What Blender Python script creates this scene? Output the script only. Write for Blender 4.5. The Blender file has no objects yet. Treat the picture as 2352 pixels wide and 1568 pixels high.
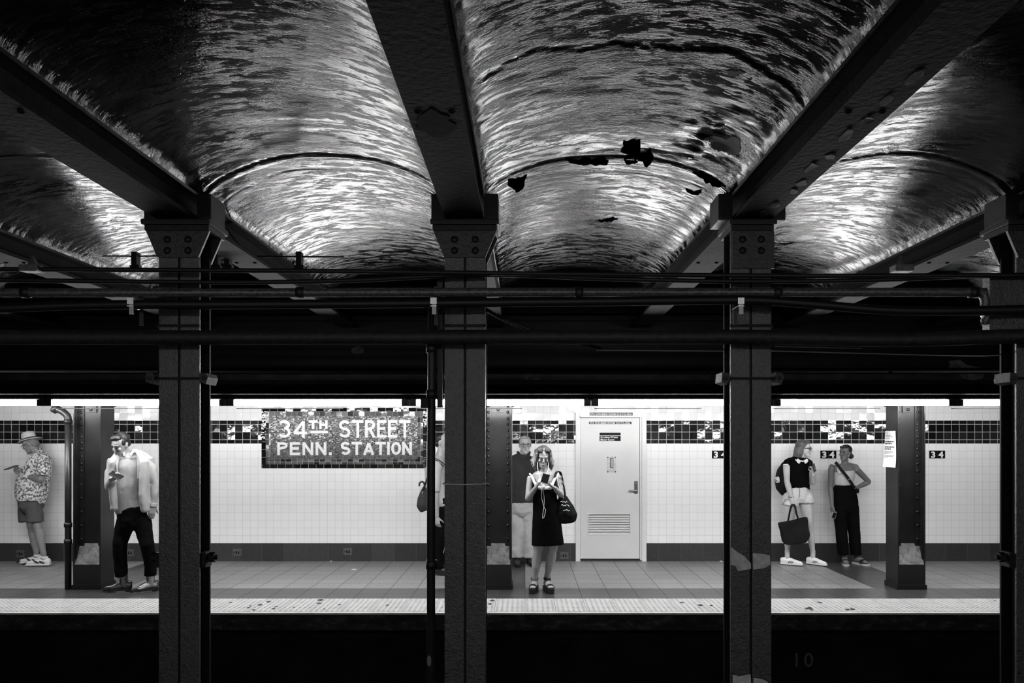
import bpy, bmesh, math, random
import numpy as np
from mathutils import Vector, Matrix, noise
random.seed(7)
SC = bpy.context.scene
COL = SC.collection
# ---------------------------------------------------------------- camera, world, exposure
F = 1829.3
VX, VY, CH = 1206.0, 1003.0, 1.72        # level horizon of the photograph, camera height over the platform
cam_d = bpy.data.cameras.new('camera'); cam = bpy.data.objects.new('camera', cam_d); COL.objects.link(cam)
cam_d.lens = 28.0; cam_d.sensor_width = 36.0
cam_d.shift_x = -(VX-1176)/2352; cam_d.shift_y = (VY-784)/2352
cam.location = (0, 0, CH); cam.rotation_euler = (math.pi/2, 0, 0)
cam_d.clip_start = 0.05
SC.camera = cam
w = bpy.data.worlds.new('world'); SC.world = w; w.use_nodes = True
w.node_tree.nodes['Background'].inputs[0].default_value = (0, 0, 0, 1)
w.node_tree.nodes['Background'].inputs[1].default_value = 0.0
SC.view_settings.view_transform = 'Standard'; SC.view_settings.look = 'None'
SC.view_settings.gamma = 1; SC.view_settings.use_curve_mapping = False
SC.view_settings.exposure = 0.0
TUBE = 128.0        # emission of the fluorescent tubes over the far platform
NEAR_TUBE = 50.0    # the near platform's tubes, behind the camera

def at(px, py, Y):
    return Vector(((px-VX)/F*Y, Y, CH-(py-VY)/F*Y))
def ax(px, Y): return (px-VX)/F*Y
def az(py, Y): return CH-(py-VY)/F*Y

# ---------------------------------------------------------------- materials
class NT:
    def __init__(s, name):
        s.m = bpy.data.materials.new(name); s.m.use_nodes = True
        s.t = s.m.node_tree; s.n = s.t.nodes; s.n.clear()
        s.out = s.n.new('ShaderNodeOutputMaterial'); s.p = s.n.new('ShaderNodeBsdfPrincipled')
        s.t.links.new(s.p.outputs[0], s.out.inputs[0])
        s.tc = s.n.new('ShaderNodeTexCoord')
    def link(s, a, b): s.t.links.new(a, b)
    def val(s, sock, v):
        if hasattr(v, 'is_output'): s.link(v, sock)
        else: sock.default_value = v
    def math(s, op, a, b=0.0, c=None):
        n = s.n.new('ShaderNodeMath'); n.operation = op
        s.val(n.inputs[0], a); s.val(n.inputs[1], b)
        if c is not None: s.val(n.inputs[2], c)
        return n.outputs[0]
    def vmath(s, op, a, b=(0,0,0), sc=None):
        n = s.n.new('ShaderNodeVectorMath'); n.operation = op
        s.val(n.inputs[0], a); s.val(n.inputs[1], b)
        if sc is not None: s.val(n.inputs[3], sc)
        return n.outputs[0]
    def noise(s, scale, detail=3, vec=None, stretch=(1,1,1), rough=.55):
        mp = s.n.new('ShaderNodeMapping'); s.link(vec or s.tc.outputs['Object'], mp.inputs[0])
        mp.inputs['Scale'].default_value = stretch
        n = s.n.new('ShaderNodeTexNoise'); n.inputs['Scale'].default_value = scale
        n.inputs['Detail'].default_value = detail; n.inputs['Roughness'].default_value = rough
        s.link(mp.outputs[0], n.inputs['Vector']); return n.outputs['Fac']
    def ramp(s, f, pts):
        n = s.n.new('ShaderNodeValToRGB'); s.link(f, n.inputs[0])
        e = n.color_ramp.elements
        while len(e) > 1: e.remove(e[-1])
        for i, (p, c) in enumerate(pts):
            k = e[0] if i == 0 else e.new(p)
            k.position = p; k.color = (c, c, c, 1)
        return n.outputs[0]
    def bump(s, h, strength=.3, dist=.01, normal=None):
        n = s.n.new('ShaderNodeBump'); n.inputs['Strength'].default_value = strength
        n.inputs['Distance'].default_value = dist; s.link(h, n.inputs['Height'])
        if normal is not None: s.link(normal, n.inputs['Normal'])
        return n.outputs[0]
    def mix(s, f, a, b):
        n = s.n.new('ShaderNodeMix'); n.data_type = 'FLOAT'
        s.val(n.inputs[0], f); s.val(n.inputs[2], a); s.val(n.inputs[3], b); return n.outputs[0]
    def col(s, v):
        if hasattr(v, 'is_output'): s.link(v, s.p.inputs['Base Color'])
        else: s.p.inputs['Base Color'].default_value = (v, v, v, 1)
    def fin(s, rough=.5, metal=0.0, spec=.5, normal=None):
        s.val(s.p.inputs['Roughness'], rough); s.p.inputs['Metallic'].default_value = metal
        s.p.inputs['Specular IOR Level'].default_value = spec
        if normal is not None: s.link(normal, s.p.inputs['Normal'])
        return s.m

MATS = {}
def mat(name, c=.5, rough=.5, metal=0, spec=.5, var=0.0, vs=20, bs=0.0, bsc=40, bd=.004, stretch=(1,1,1), det=3):
    """one grey with optional mottling (var) and relief (bs)"""
    if name in MATS: return MATS[name]
    s = NT(name)
    if var:
        f = s.noise(vs, 4, stretch=stretch); s.col(s.ramp(f, [(.3, max(0, c*(1-var))), (.7, c*(1+var))]))
    else: s.col(c)
    nrm = s.bump(s.noise(bsc, det, stretch=stretch), bs, bd) if bs else None
    MATS[name] = s.fin(rough, metal, spec, nrm); return MATS[name]

def tile_mat(name, c, grout, su, sv, ou, ov, gw, rough=.2, jit=.0, var=.0, axes='XZ', wav=.0, wsc=25, speck=0, lo=None, hi=None, bev=.0):
    s = NT(name)
    sep = s.n.new('ShaderNodeSeparateXYZ'); s.link(s.tc.outputs['Object'], sep.inputs[0])
    u = s.math('DIVIDE', s.math('SUBTRACT', sep.outputs[axes[0]], ou), su)
    v = s.math('DIVIDE', s.math('SUBTRACT', sep.outputs[axes[1]], ov), sv)
    fu = s.math('ABSOLUTE', s.math('SUBTRACT', s.math('FRACT', u), .5))
    fv = s.math('ABSOLUTE', s.math('SUBTRACT', s.math('FRACT', v), .5))
    mu = s.math('GREATER_THAN', fu, .5-gw/su/2); mv = s.math('GREATER_THAN', fv, .5-gw/sv/2)
    g = s.math('MAXIMUM', mu, mv)
    cb = s.n.new('ShaderNodeCombineXYZ'); s.link(s.math('FLOOR', u), cb.inputs[0]); s.link(s.math('FLOOR', v), cb.inputs[1])
    wn = s.n.new('ShaderNodeTexWhiteNoise'); wn.noise_dimensions = '3D'; s.link(cb.outputs[0], wn.inputs['Vector'])
    base = s.ramp(wn.outputs['Value'], [(0, lo if lo is not None else c*(1-var)), (1, hi if hi is not None else c*(1+var))])
    if speck:
        base = s.math('MULTIPLY', base, s.ramp(s.noise(speck, 4, rough=.8), [(.3, .45), (.7, 1.5)]))
    s.col(s.mix(g, base, grout))
    geo = s.n.new('ShaderNodeNewGeometry')
    r = s.vmath('SUBTRACT', wn.outputs['Color'], (.5, .5, .5))
    nrm = s.vmath('NORMALIZE', s.vmath('ADD', geo.outputs['Normal'], s.vmath('SCALE', r, sc=jit)))
    h = s.math('MULTIPLY', g, -1.0)
    nrm = s.bump(h, .35, .002, nrm)
    if wav: nrm = s.bump(s.noise(wsc, 2, vec=s.vmath('ADD', s.tc.outputs['Object'], s.vmath('SCALE', wn.outputs['Color'], sc=3.0))), wav, .01, nrm)
    return s.fin(s.mix(g, rough, .8), normal=nrm)

# ---------------------------------------------------------------- mesh helpers
def link(name, bm, m, parent=None, smooth=False):
    me = bpy.data.meshes.new(name)
    bmesh.ops.recalc_face_normals(bm, faces=bm.faces[:])
    bm.to_mesh(me); bm.free()
    for mm in (m if isinstance(m, (list, tuple)) else [m]): me.materials.append(mm)
    if smooth:
        me.polygons.foreach_set('use_smooth', [True]*len(me.polygons))
    o = bpy.data.objects.new(name, me); COL.objects.link(o)
    if parent is not None:
        o.parent = parent; o.matrix_parent_inverse = Matrix.Translation(parent.location).inverted() if parent.parent is None else Matrix.Translation(parent_root(parent).location).inverted()
    return o
def parent_root(o):
    while o.parent: o = o.parent
    return o
def thing(name, label, cat, loc=(0,0,0), group=None):
    o = bpy.data.objects.new(name, None); COL.objects.link(o); o.location = loc; o.empty_display_size = .1
    o['label'] = label; o['category'] = cat
    if group: o['group'] = group
    return o
def child(name, bm, m, root, smooth=False):
    """root is an Empty thing: mesh coordinates are given in the world and kept relative to the root"""
    bmesh.ops.translate(bm, verts=bm.verts[:], vec=-Vector(root.location))
    me = bpy.data.meshes.new(name); bmesh.ops.recalc_face_normals(bm, faces=bm.faces[:]); bm.to_mesh(me); bm.free()
    for mm in (m if isinstance(m, (list, tuple)) else [m]): me.materials.append(mm)
    if smooth: me.polygons.foreach_set('use_smooth', [True]*len(me.polygons))
    o = bpy.data.objects.new(name, me); COL.objects.link(o); o.parent = root
    return o
def sub(name, bm, m, part, smooth=False):
    o = child(name, bm, m, parent_root(part), smooth); o.parent = part; return o
def tag(o, label, cat, group=None):
    o['label'] = label; o['category'] = cat
    if group: o['group'] = group
    return o
def struct(name, bm, m, smooth=False):
    o = link(name, bm, m, None, smooth); o['kind'] = 'structure'; return o

def box(bm, x0, x1, y0, y1, z0, z1, mi=0, bev=0):
    vs = [bm.verts.new(p) for p in ((x0,y0,z0),(x1,y0,z0),(x1,y1,z0),(x0,y1,z0),(x0,y0,z1),(x1,y0,z1),(x1,y1,z1),(x0,y1,z1))]
    fs = [bm.faces.new([vs[i] for i in q]) for q in ((0,3,2,1),(4,5,6,7),(0,1,5,4),(1,2,6,5),(2,3,7,6),(3,0,4,7))]
    for f in fs: f.material_index = mi
    if bev:
        es = list({e for f in fs for e in f.edges})
        bmesh.ops.bevel(bm, geom=es, offset=bev, segments=2, affect='EDGES', profile=.7)
    return bm
def quad(bm, pts, mi=0):
    f = bm.faces.new([bm.verts.new(p) for p in pts]); f.material_index = mi; return f
def prism(bm, poly, d, mi=0):
    """poly: list of 3d points, extruded by vector d"""
    a = [bm.verts.new(p) for p in poly]; b = [bm.verts.new(Vector(p)+Vector(d)) for p in poly]
    bm.faces.new(a).material_index = mi; bm.faces.new(b[::-1]).material_index = mi
    n = len(a)
    for i in range(n): bm.faces.new([a[i], a[(i+1)%n], b[(i+1)%n], b[i]]).material_index = mi
    return bm
def ring_frames(pts, ref):
    out = []
    for i, p in enumerate(pts):
        t = (pts[min(i+1, len(pts)-1)] - pts[max(i-1, 0)])
        if t.length < 1e-9: t = Vector((0,0,1))
        t.normalize()
        a = Vector(ref) - t*Vector(ref).dot(t)
        if a.length < 1e-3: a = Vector((0,1,0)) - t*t.y
        if a.length < 1e-3: a = Vector((0,0,1)) - t*t.z
        a.normalize(); out.append((t, a, t.cross(a)))
    return out
def loft(bm, pts, rad, ref=(1,0,0), n=12, cap='round', mi=0, sq=2.0):
    pts = [Vector(p) for p in pts]
    rad = [(r, r) if not isinstance(r, (tuple, list)) else r for r in rad]
    fr = ring_frames(pts, ref)
    seq = []
    if cap in ('round', 'start'):
        t = fr[0][0]; r = min(rad[0]); k = .45
        seq.append((pts[0]-t*r*k, fr[0], (rad[0][0]*.72, rad[0][1]*.72)))
    for p, f, r in zip(pts, fr, rad): seq.append((p, f, r))
    if cap in ('round', 'end'):
        t = fr[-1][0]; r = min(rad[-1]); seq.append((pts[-1]+t*r*.45, fr[-1], (rad[-1][0]*.72, rad[-1][1]*.72)))
    rings = []
    for p, (t, a, b), r in seq:
        rg = []
        for i in range(n):
            th = 2*math.pi*i/n; c, s_ = math.cos(th), math.sin(th)
            if sq != 2.0:
                c = math.copysign(abs(c)**(2/sq), c); s_ = math.copysign(abs(s_)**(2/sq), s_)
            rg.append(bm.verts.new(p + a*r[0]*c + b*r[1]*s_))
        rings.append(rg)
    for A, B in zip(rings, rings[1:]):
        for i in range(n): bm.faces.new([A[i], A[(i+1)%n], B[(i+1)%n], B[i]]).material_index = mi
    bm.faces.new(rings[0][::-1]).material_index = mi; bm.faces.new(rings[-1]).material_index = mi
    return bm
def tube(bm, pts, r, n=10, mi=0):
    return loft(bm, pts, [r]*len(pts), n=n, cap='none', mi=mi, ref=(0,0,1) if abs((Vector(pts[-1])-Vector(pts[0])).normalized().z) < .9 else (1,0,0))
def ellip(bm, c, r, rot=None, seg=12, mi=0):
    M = Matrix.Translation(Vector(c)) @ (rot.to_4x4() if rot is not None else Matrix.Identity(4)) @ Matrix.Diagonal((r[0], r[1], r[2], 1))
    res = bmesh.ops.create_uvsphere(bm, u_segments=seg, v_segments=max(6, seg*2//3), radius=1, matrix=M)
    for v in res['verts']:
        for f in v.link_faces: f.material_index = mi
    return bm
def smoothpath(pts, k=6):
    """Catmull-Rom through the points"""
    P = [Vector(p) for p in pts]; P = [P[0]*2-P[1]] + P + [P[-1]*2-P[-2]]
    out = []
    for i in range(1, len(P)-2):
        for j in range(k):
            t = j/k
            out.append(.5*((2*P[i]) + (P[i+1]-P[i-1])*t + (2*P[i-1]-5*P[i]+4*P[i+1]-P[i+2])*t*t + (3*P[i]-P[i-1]-3*P[i+1]+P[i+2])*t**3))
    out.append(P[-2]); return out
def B(): return bmesh.new()

def text_mesh(s, size, loc, center=False, bold=0.0, ex=.001, spacing=1.0, sx=1.0):
    """flat lettering in the XZ plane facing -Y, as a bmesh in world coordinates"""
    c = bpy.data.curves.new('t', 'FONT'); c.body = s; c.size = size; c.extrude = ex; c.offset = bold
    c.space_character = spacing
    if center: c.align_x = 'CENTER'
    o = bpy.data.objects.new('t', c); COL.objects.link(o)
    dg = bpy.context.evaluated_depsgraph_get(); me = bpy.data.meshes.new_from_object(o.evaluated_get(dg))
    bm = B(); bm.from_mesh(me)
    bmesh.ops.transform(bm, verts=bm.verts[:], matrix=Matrix.Translation(Vector(loc)) @ Matrix.Rotation(math.pi/2, 4, 'X') @ Matrix.Diagonal((sx, 1, 1, 1)))
    bpy.data.objects.remove(o); bpy.data.curves.remove(c); bpy.data.meshes.remove(me)
    return bm

# ---------------------------------------------------------------- numbers of the place
YW, YE, YC, YT = 11.04, 7.77, 8.97, 4.245      # wall, platform edge, platform columns, track columns
YG = 8.35                                      # front of the big girder over the platform edge
ZB, ZS = CH+1.15, CH+1.29                      # beam soffit, arch spring
BEAMS = [-.32+1.524*k for k in range(-3, 5)]
X0, X1 = BEAMS[0]-.8, BEAMS[-1]+.8             # built extent
X0, X1 = -9.0, 9.0

M_STEEL = mat('black_painted_steel', .006, .5, 0, .25, .5, 9, .5, 55, .004)
M_STEELD = mat('black_steel_dull', .004, .6, 0, .2, .4, 9, .4, 45, .004)
M_PIPE = mat('dark_pipe_paint', .010, .5, 0, .3, .5, 14, .3, 60, .002)
M_CABLE = mat('black_cable_jacket', .006, .5, 0, .3)
M_BRIGHT = mat('galvanised_metal', .5, .35, .8)
# ---------------------------------------------------------------- far wall
TS = .1063
M_WHITE = tile_mat('white_glazed_wall_tile', .84, .55, .1068, TS, -4.235, .247, .0035, .13, .022, .012, wav=.05, wsc=9)
M_WHITE2 = tile_mat('white_glazed_wall_tile_upper', .72, .45, .1068, TS, -4.235, 1.946, .0035, .10, .11, .03, wav=.12, wsc=12)
M_BAND = tile_mat('black_glazed_band_tile', .012, .38, .1068, TS, -4.235, 1.681, .006, .06, .16, .6, wav=.22, wsc=9)
DX0, DX1, DZT = ax(1322, YW), ax(1484, YW), az(945, YW)
SGX0, SGX1, SGZ0, SGZ1 = ax(601, YW), ax(980, YW), az(1075, YW), az(936, YW)
bm = B()
def wq(x0, x1, z0, z1, mi): quad(bm, [(x0,YW,z0),(x1,YW,z0),(x1,YW,z1),(x0,YW,z1)], mi)
for a, b in ((X0, DX0), (DX1, X1)):
    wq(a, b, -.05, 1.628, 0)
    wq(a, b, 1.628, 1.946, 1); wq(a, b, 1.946, 3.1, 2)
wq(DX0, DX1, DZT, 3.1, 2)
quad(bm, [(DX0,YW,-.05),(DX0,YW+.15,-.05),(DX0,YW+.15,DZT),(DX0,YW,DZT)], 0)
quad(bm, [(DX1,YW,-.05),(DX1,YW+.15,-.05),(DX1,YW+.15,DZT),(DX1,YW,DZT)], 0)
quad(bm, [(DX0,YW+.15,-.05),(DX1,YW+.15,-.05),(DX1,YW+.15,DZT),(DX0,YW+.15,DZT)], 0)
struct('wall_back', bm, [M_WHITE, M_BAND, M_WHITE2])
# stone skirting
M_BASE = tile_mat('dark_stone_skirting', .03, .075, .305, .40, .02, -.05, .005, .45, .0, .3, speck=60)
for i, (a, b) in enumerate(((X0, DX0), (DX1, X1))):
    bm = B(); box(bm, a, b, YW-.02, YW+.0, -.0, .247)
    struct('baseboard_back' if i == 0 else 'baseboard_back.001', bm, M_BASE)
# small square access plates let into the skirting
M_PLATE = mat('worn_cast_plate', .09, .45, .2, .5, .6, 90)
first = None
for x, yy, lab in ((47, 1271, 'square cast plate in the skirting beside the sneakers of the man in the hat'),
               (298, 1269, 'square cast plate in the skirting behind the legs of the man in the jacket'),
               (545, 1268, 'small square cast plate in the skirting under the left end of the mosaic station sign'),
               (799, 1266, 'small square cast plate in the skirting under the right half of the mosaic station sign'),
               (1296, 1275, 'square cast plate in the skirting beside the woman in the black dress')):
    c = at(x, yy, YW-.02)
    if first is None:
        r = thing('access_plate', lab, 'plate', c, 'cast plates in the skirting'); first = r
        bm = B(); box(bm, c.x-.06, c.x+.06, YW-.026, YW-.019, c.z-.047, c.z+.047); child('plate', bm, M_PLATE, r)
        bm = B(); box(bm, c.x-.02, c.x-.004, YW-.030, YW-.025, c.z-.02, c.z+.02); box(bm, c.x+.01, c.x+.03, YW-.030, YW-.025, c.z-.02, c.z+.01)
        box(bm, c.x-.05, c.x-.03, YW-.030, YW-.025, c.z-.005, c.z+.005); child('grate', bm, M_STEELD, r)
    else:
        r = first.copy(); COL.objects.link(r); r.location = c; r['label'] = lab
        for ch in first.children: k = ch.copy(); COL.objects.link(k); k.parent = r

# ---------------------------------------------------------------- platform floor
YB = F*CH/(1351-VY)      # start of the dark border = 9.04
YD = F*CH/(1375-VY)      # start of the tactile strip = 8.458
M_TERR = tile_mat('speckled_terrazzo_tile', .16, .035, .305, .305, 0, YB, .006, .38, .01, .12, axes='XY', speck=38, lo=.20, hi=.24)
M_DARKT = tile_mat('dark_quarry_tile', .042, .022, .305, .305, 0, YB, .005, .33, .01, .12, axes='XY', speck=40)
bm = B()
def fq(x0, x1, y0, y1, mi): quad(bm, [(x0,y0,0),(x1,y0,0),(x1,y1,0),(x0,y1,0)], mi)
fq(X0, X1, YD, YB, 1)
xs = [X0, -5.185, -4.575, -.61, 0, 3.965, 4.575, X1]
for i in range(len(xs)-1): fq(xs[i], xs[i+1], YB, YW+.15, i % 2)
fq(X0, X1, YE+.055, YD, 1)
fl = struct('floor', bm, [M_TERR, M_DARKT])
# platform slab, its edge and the wall below it
M_EDGE = NT('dirty_concrete_edge'); _f = M_EDGE.noise(7, 6, stretch=(1, 1, 2.2), rough=.7)
M_EDGE.col(M_EDGE.ramp(_f, [(.42, .004), (.55, .02), (.72, .085)])); M_EDGE = M_EDGE.fin(.8, normal=M_EDGE.bump(M_EDGE.noise(30, 4), .6, .01))
bm = B(); box(bm, X0, X1, YE, YW, -.165, -.012)
struct('trim_1', bm, M_EDGE)['label'] = 'dirty concrete edge of the platform slab'
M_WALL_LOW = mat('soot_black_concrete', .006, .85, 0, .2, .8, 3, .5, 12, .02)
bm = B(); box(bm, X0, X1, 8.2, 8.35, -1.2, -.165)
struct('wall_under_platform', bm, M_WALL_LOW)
M_CHALK = mat('faded_chalk_paint', .10, .9, 0, .2, .5, 30)
c = at(1845, 1530, 8.2)
r = thing('painted_number', 'faded number 10 painted on the black wall below the platform', 'number', c)
for ch_, dx_ in (('1', -.07), ('0', .055)):
    child('numeral', text_mesh(ch_, .20, (c.x+dx_, 8.199, c.z), True, .001, .0015), M_CHALK, r)
# tactile strip: panels with real domes
M_TACT = mat('white_tactile_panel', .42, .5, 0, .4, .12, 6, .15, 60, .003)
M_TSPOT = mat('chewing_gum_stain', .03, .8)
PW = .61
first = None
def tact_panel(x0):
    bm = B(); y0, y1 = YE+.055, YD
    box(bm, x0+.002, x0+.303, y0, y1, -.008, .004)
    nx, ny = 6, 12
    for i in range(nx):
        for j in range(ny):
            cx, cy = x0+.0254+.0508*i, y0+.028+(y1-y0-.056)/(ny-1)*j
            a = []
            for r, z in ((.0125, .004), (.010, .0085), (.006, .0095)):
                a.append([bm.verts.new((cx+r*math.cos(2*math.pi*k/8), cy+r*math.sin(2*math.pi*k/8), z)) for k in range(8)])
            for A, Bq in zip(a, a[1:]):
                for k in range(8): bm.faces.new([A[k], A[(k+1)%8], Bq[(k+1)%8], Bq[k]])
            bm.faces.new(a[-1])
    return bm
n = 0
tact0 = None
xi = -28
while xi < 27:
    x = xi*.305
    if tact0 is None:
        tact0 = link('tactile_panel', tact_panel(0), M_TACT); o = tact0
    else:
        o = tact0.copy(); COL.objects.link(o)
    o.location = (x, 0, 0)
    tag(o, 'white tactile warning panel with domes in the strip along the platform edge', 'tactile panel', 'tactile panels along the platform edge')
    xi += 1
bm = B(); box(bm, X0, X1, YE-.012, YE+.035, -.012, .006, bev=.003)
struct('trim_2', bm, mat('pale_edge_nosing', .6, .5, 0, .4, .25, 4))['label'] = 'pale nosing strip at the platform edge'
bm = B()
random.seed(3)
# stains on the strip: gum, flat discs
stains = [(530,1385),(575,1393),(598,1390),(617,1383),(635,1394),(628,1399),(675,1396),(583,1402),(570,1397),(735,1379),(745,1400),(733,1387),(780,1390),(890,1391),(1565,1385),(1608,1391),(1634,1392),(1853,1399),(1866,1402),(1883,1385),(1946,1401),(1958,1400),(1860,1397),(2285,1381),(1760+390/3.97,1270+510/3.97),(1125,1388),(1131,1380)]
i0 = None
for i, (x, y) in enumerate(stains):
    Y = F*CH/(y-VY); r = random.uniform(.012, .03)
    bm = B()
    ring = [(ax(x, Y)+r*random.uniform(.7,1.2)*math.cos(t*math.pi/5), Y+r*1.2*random.uniform(.7,1.2)*math.sin(t*math.pi/5), .0085) for t in range(10)]
    prism(bm, ring, (0,0,.002))
    tag(link('gum_stain', bm, M_TSPOT), 'dark flattened gum spot on the white tactile strip', 'stain', 'gum spots on the tactile strip')
# scrap of paper on the floor
for x, y, s_, lab in ((813, 1308, .03, 'small white paper scrap on the floor tiles beneath the station sign'), (1656, 1281, .018, 'tiny white scrap on the floor at the skirting beside the peeling track column'), (760, 1287, .012, 'tiny white scrap at the skirting below the station sign')):
    Y = min(F*CH/(y-VY), YW-.04); bm = B(); X = ax(x, Y)
    prism(bm, [(X-s_, Y-.01, .001), (X+s_, Y-.02, .001), (X+s_*1.1, Y+.02, .001), (X-s_*.6, Y+.03, .001)], (0,0,.006))
    tag(link('paper_scrap', bm, mat('white_paper', .8, .7)), lab, 'litter')

# near platform, track bed, ends
bm = B(); box(bm, X0, X1, -.1, 8.2, -1.35, -1.2)
struct('floor_2', bm, mat('black_track_bed', .008, .95, 0, .1, .5, 6, .6, 20, .02))
bm = B(); box(bm, X0, X1, -3.2, .35, -1.35, 0)
struct('floor_3', bm, M_DARKT)
bm = B(); box(bm, X0, X1, -3.3, -3.2, 0, 3.1)
struct('wall_front', bm, M_WHITE)
bm = B(); box(bm, X0-.1, X0, -3.3, YW+.2, -1.35, 3.6); struct('wall_left', bm, M_WALL_LOW)
bm = B(); box(bm, X1, X1+.1, -3.3, YW+.2, -1.35, 3.6); struct('wall_right', bm, M_WALL_LOW)

# ---------------------------------------------------------------- ceiling: jack arches between the beams
def vnoise(x, y, seed):
    xi = np.floor(x).astype(np.int64); yi = np.floor(y).astype(np.int64); fx = x-xi; fy = y-yi
    fx = fx*fx*(3-2*fx); fy = fy*fy*(3-2*fy)
    def h(a, b):
        n = (a*374761393 + b*668265263 + seed*974711) & 0x7fffffff
        n = ((n ^ (n >> 13))*1274126177) & 0x7fffffff
        return ((n ^ (n >> 16)) & 0xffff)/65535.0
    return ((h(xi,yi)*(1-fx)+h(xi+1,yi)*fx)*(1-fy)+(h(xi,yi+1)*(1-fx)+h(xi+1,yi+1)*fx)*fy)*2-1
RISE = .20
ys = np.concatenate([np.arange(-3.2, 2.1, .15), np.arange(2.1, YG+.02, .0135)])
nu = 84
verts = []; faces = []; off = 0
def arch_z(u): return ZS + RISE*np.clip(1-(2*u-1)**2, 0, 1)**.62*(.98)
bays = [(X0, BEAMS[0]-.1)] + [(BEAMS[i]+.1, BEAMS[i+1]-.1) for i in range(len(BEAMS)-1)] + [(BEAMS[-1]+.1, X1)]
def arch_disp(X, Y, u, k):
    warp = .12*vnoise(X*1.3, Y*.9, 5+k)                       # streaks bend a little
    Yw = Y + warp + .10*(2*u-1)**2
    rg = np.clip(vnoise(X*3.0, Yw*15, 12+k)*vnoise(X*1.1, Yw*2.2, 21+k)*2.2, -.2, 1)
    d = .0022*vnoise(X*2.2, Yw*5.0, 11+k) + .0009*rg + .00028*vnoise(X*14, Yw*38, 13+k)
    d += .005*vnoise(X*1.6, Y*1.5, 14+k)
    ed = (np.exp(-u/.07) if k in (4, 5) else 0*u)+(np.exp(-(1-u)/.07) if k in (2, 3) else 0*u)                    # crumpled plaster along the beams
    d += ed*.010*np.abs(vnoise(X*5, Yw*13, 15+k))
    seam = 4.18 + .03*vnoise(X*2.5, X*0+1, 30+k) + .10*((2*u-1)**2)
    d -= .007*np.exp(-((Y-seam)/.008)**2); d += .005*np.exp(-((Y-seam-.045)/.02)**2)
    seam2 = seam+.22+.04*vnoise(X*3, X*0+3, 33+k); d -= .003*np.exp(-((Y-seam2)/.010)**2)
    if k == 4:                                                # the long crack of the middle bay
        s3 = 3.03 + .06*vnoise(X*3.1, X*0+7, 40) + .03*vnoise(X*9, X*0+2, 41) + .03*np.round(2*vnoise(X*5.3, X*0+9, 43))/2 + .012*vnoise(X*50, X*0+2, 42) + .12*np.clip(u-.55,0,1)
        wq_ = np.clip(u*1.4, .25, 1)
        d += wq_*.009*(1/(1+np.exp(-(Y-s3)/.006)))*np.exp(-np.clip(Y-s3,0,9)/.10)
        d -= .005*np.exp(-((Y-s3)/.008)**2)
        # blistered plaster near the right beam
        bl = np.exp(-((X-.90)/.14)**2-((Y-3.75)/.30)**2); d += bl*.022*vnoise(X*13, Y*17, 44)
        bl = np.exp(-((X-.55)/.30)**2-((Y-4.10)/.06)**2); d -= bl*.012*np.abs(vnoise(X*9, Y*12, 46))
    return -d
for k, (a, b) in enumerate(bays):
    u = np.linspace(0, 1, nu); X = a+(b-a)*u
    UU, YY = np.meshgrid(u, ys); XX = a+(b-a)*UU
    Z = arch_z(UU) + np.where(YY > 2.0, arch_disp(XX, YY, UU, k), 0)
    verts.append(np.stack([XX.ravel(), YY.ravel(), Z.ravel()], 1))
    ny = len(ys)
    idx = np.arange(ny*nu).reshape(ny, nu)+off
    faces.append(np.stack([idx[:-1,:-1].ravel(), idx[1:,:-1].ravel(), idx[1:,1:].ravel(), idx[:-1,1:].ravel()], 1)); off += ny*nu
V = np.concatenate(verts); Fq = np.concatenate(faces)
# a plain slab above closes the vaults
sl = np.array([(X0,-3.3,3.45),(X1,-3.3,3.45),(X1,YW+.2,3.45),(X0,YW+.2,3.45)]); Fq = np.concatenate([Fq, np.array([[off,off+1,off+2,off+3]])]); V = np.concatenate([V, sl])
me = bpy.data.meshes.new('ceiling'); me.vertices.add(len(V)); me.vertices.foreach_set('co', V.ravel().astype(np.float32))
me.loops.add(len(Fq)*4); me.polygons.add(len(Fq)); me.loops.foreach_set('vertex_index', Fq.ravel().astype(np.int32))
me.polygons.foreach_set('loop_start', (np.arange(len(Fq))*4).astype(np.int32))
me.polygons.foreach_set('use_smooth', np.ones(len(Fq), dtype=bool)); me.update(); me.validate()
s = NT('glossy_grimy_ceiling_paint')
f1 = s.noise(5, 5, stretch=(.5, 1.6, 1), rough=.65)
s.col(s.ramp(f1, [(.35, .002), (.65, .005)]))
b1 = s.noise(16, 6, stretch=(.5, 1.5, .4), rough=.68)
b1 = s.ramp(b1, [(.50, 0), (.62, .8), (.66, 1)])
b2 = s.noise(95, 3, stretch=(.7, 1.2, 1), rough=.65)
b3 = s.ramp(s.noise(34, 3, stretch=(.5, 1.3, 1)), [(.26, 0), (.33, 1)])
nr = s.bump(b1, .22, .005); nr = s.bump(b2, .32, .0022, nr); nr = s.bump(b3, .35, .003, nr)
M_CEIL = s.fin(s.ramp(s.noise(5, 5, stretch=(.5,1,1), rough=.65), [(.35,.05),(.52,.09),(.70,.17)]), spec=.085, normal=nr)
me.materials.append(M_CEIL)
ceil = bpy.data.objects.new('ceiling', me); COL.objects.link(ceil); ceil['kind'] = 'structure'
# low ceiling over the far platform, behind the girder
bm = B(); box(bm, X0, X1, YG+.96, YW, 2.95, 3.1); struct('ceiling_over_platform', bm, mat('dim_platform_ceiling', .25, .6, 0, .3, .3, 3))
bm = B(); box(bm, X0, X1, YG+.03, YG+.95, 3.02, 3.1); struct('ceiling_over_girder', bm, M_STEELD)

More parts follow.
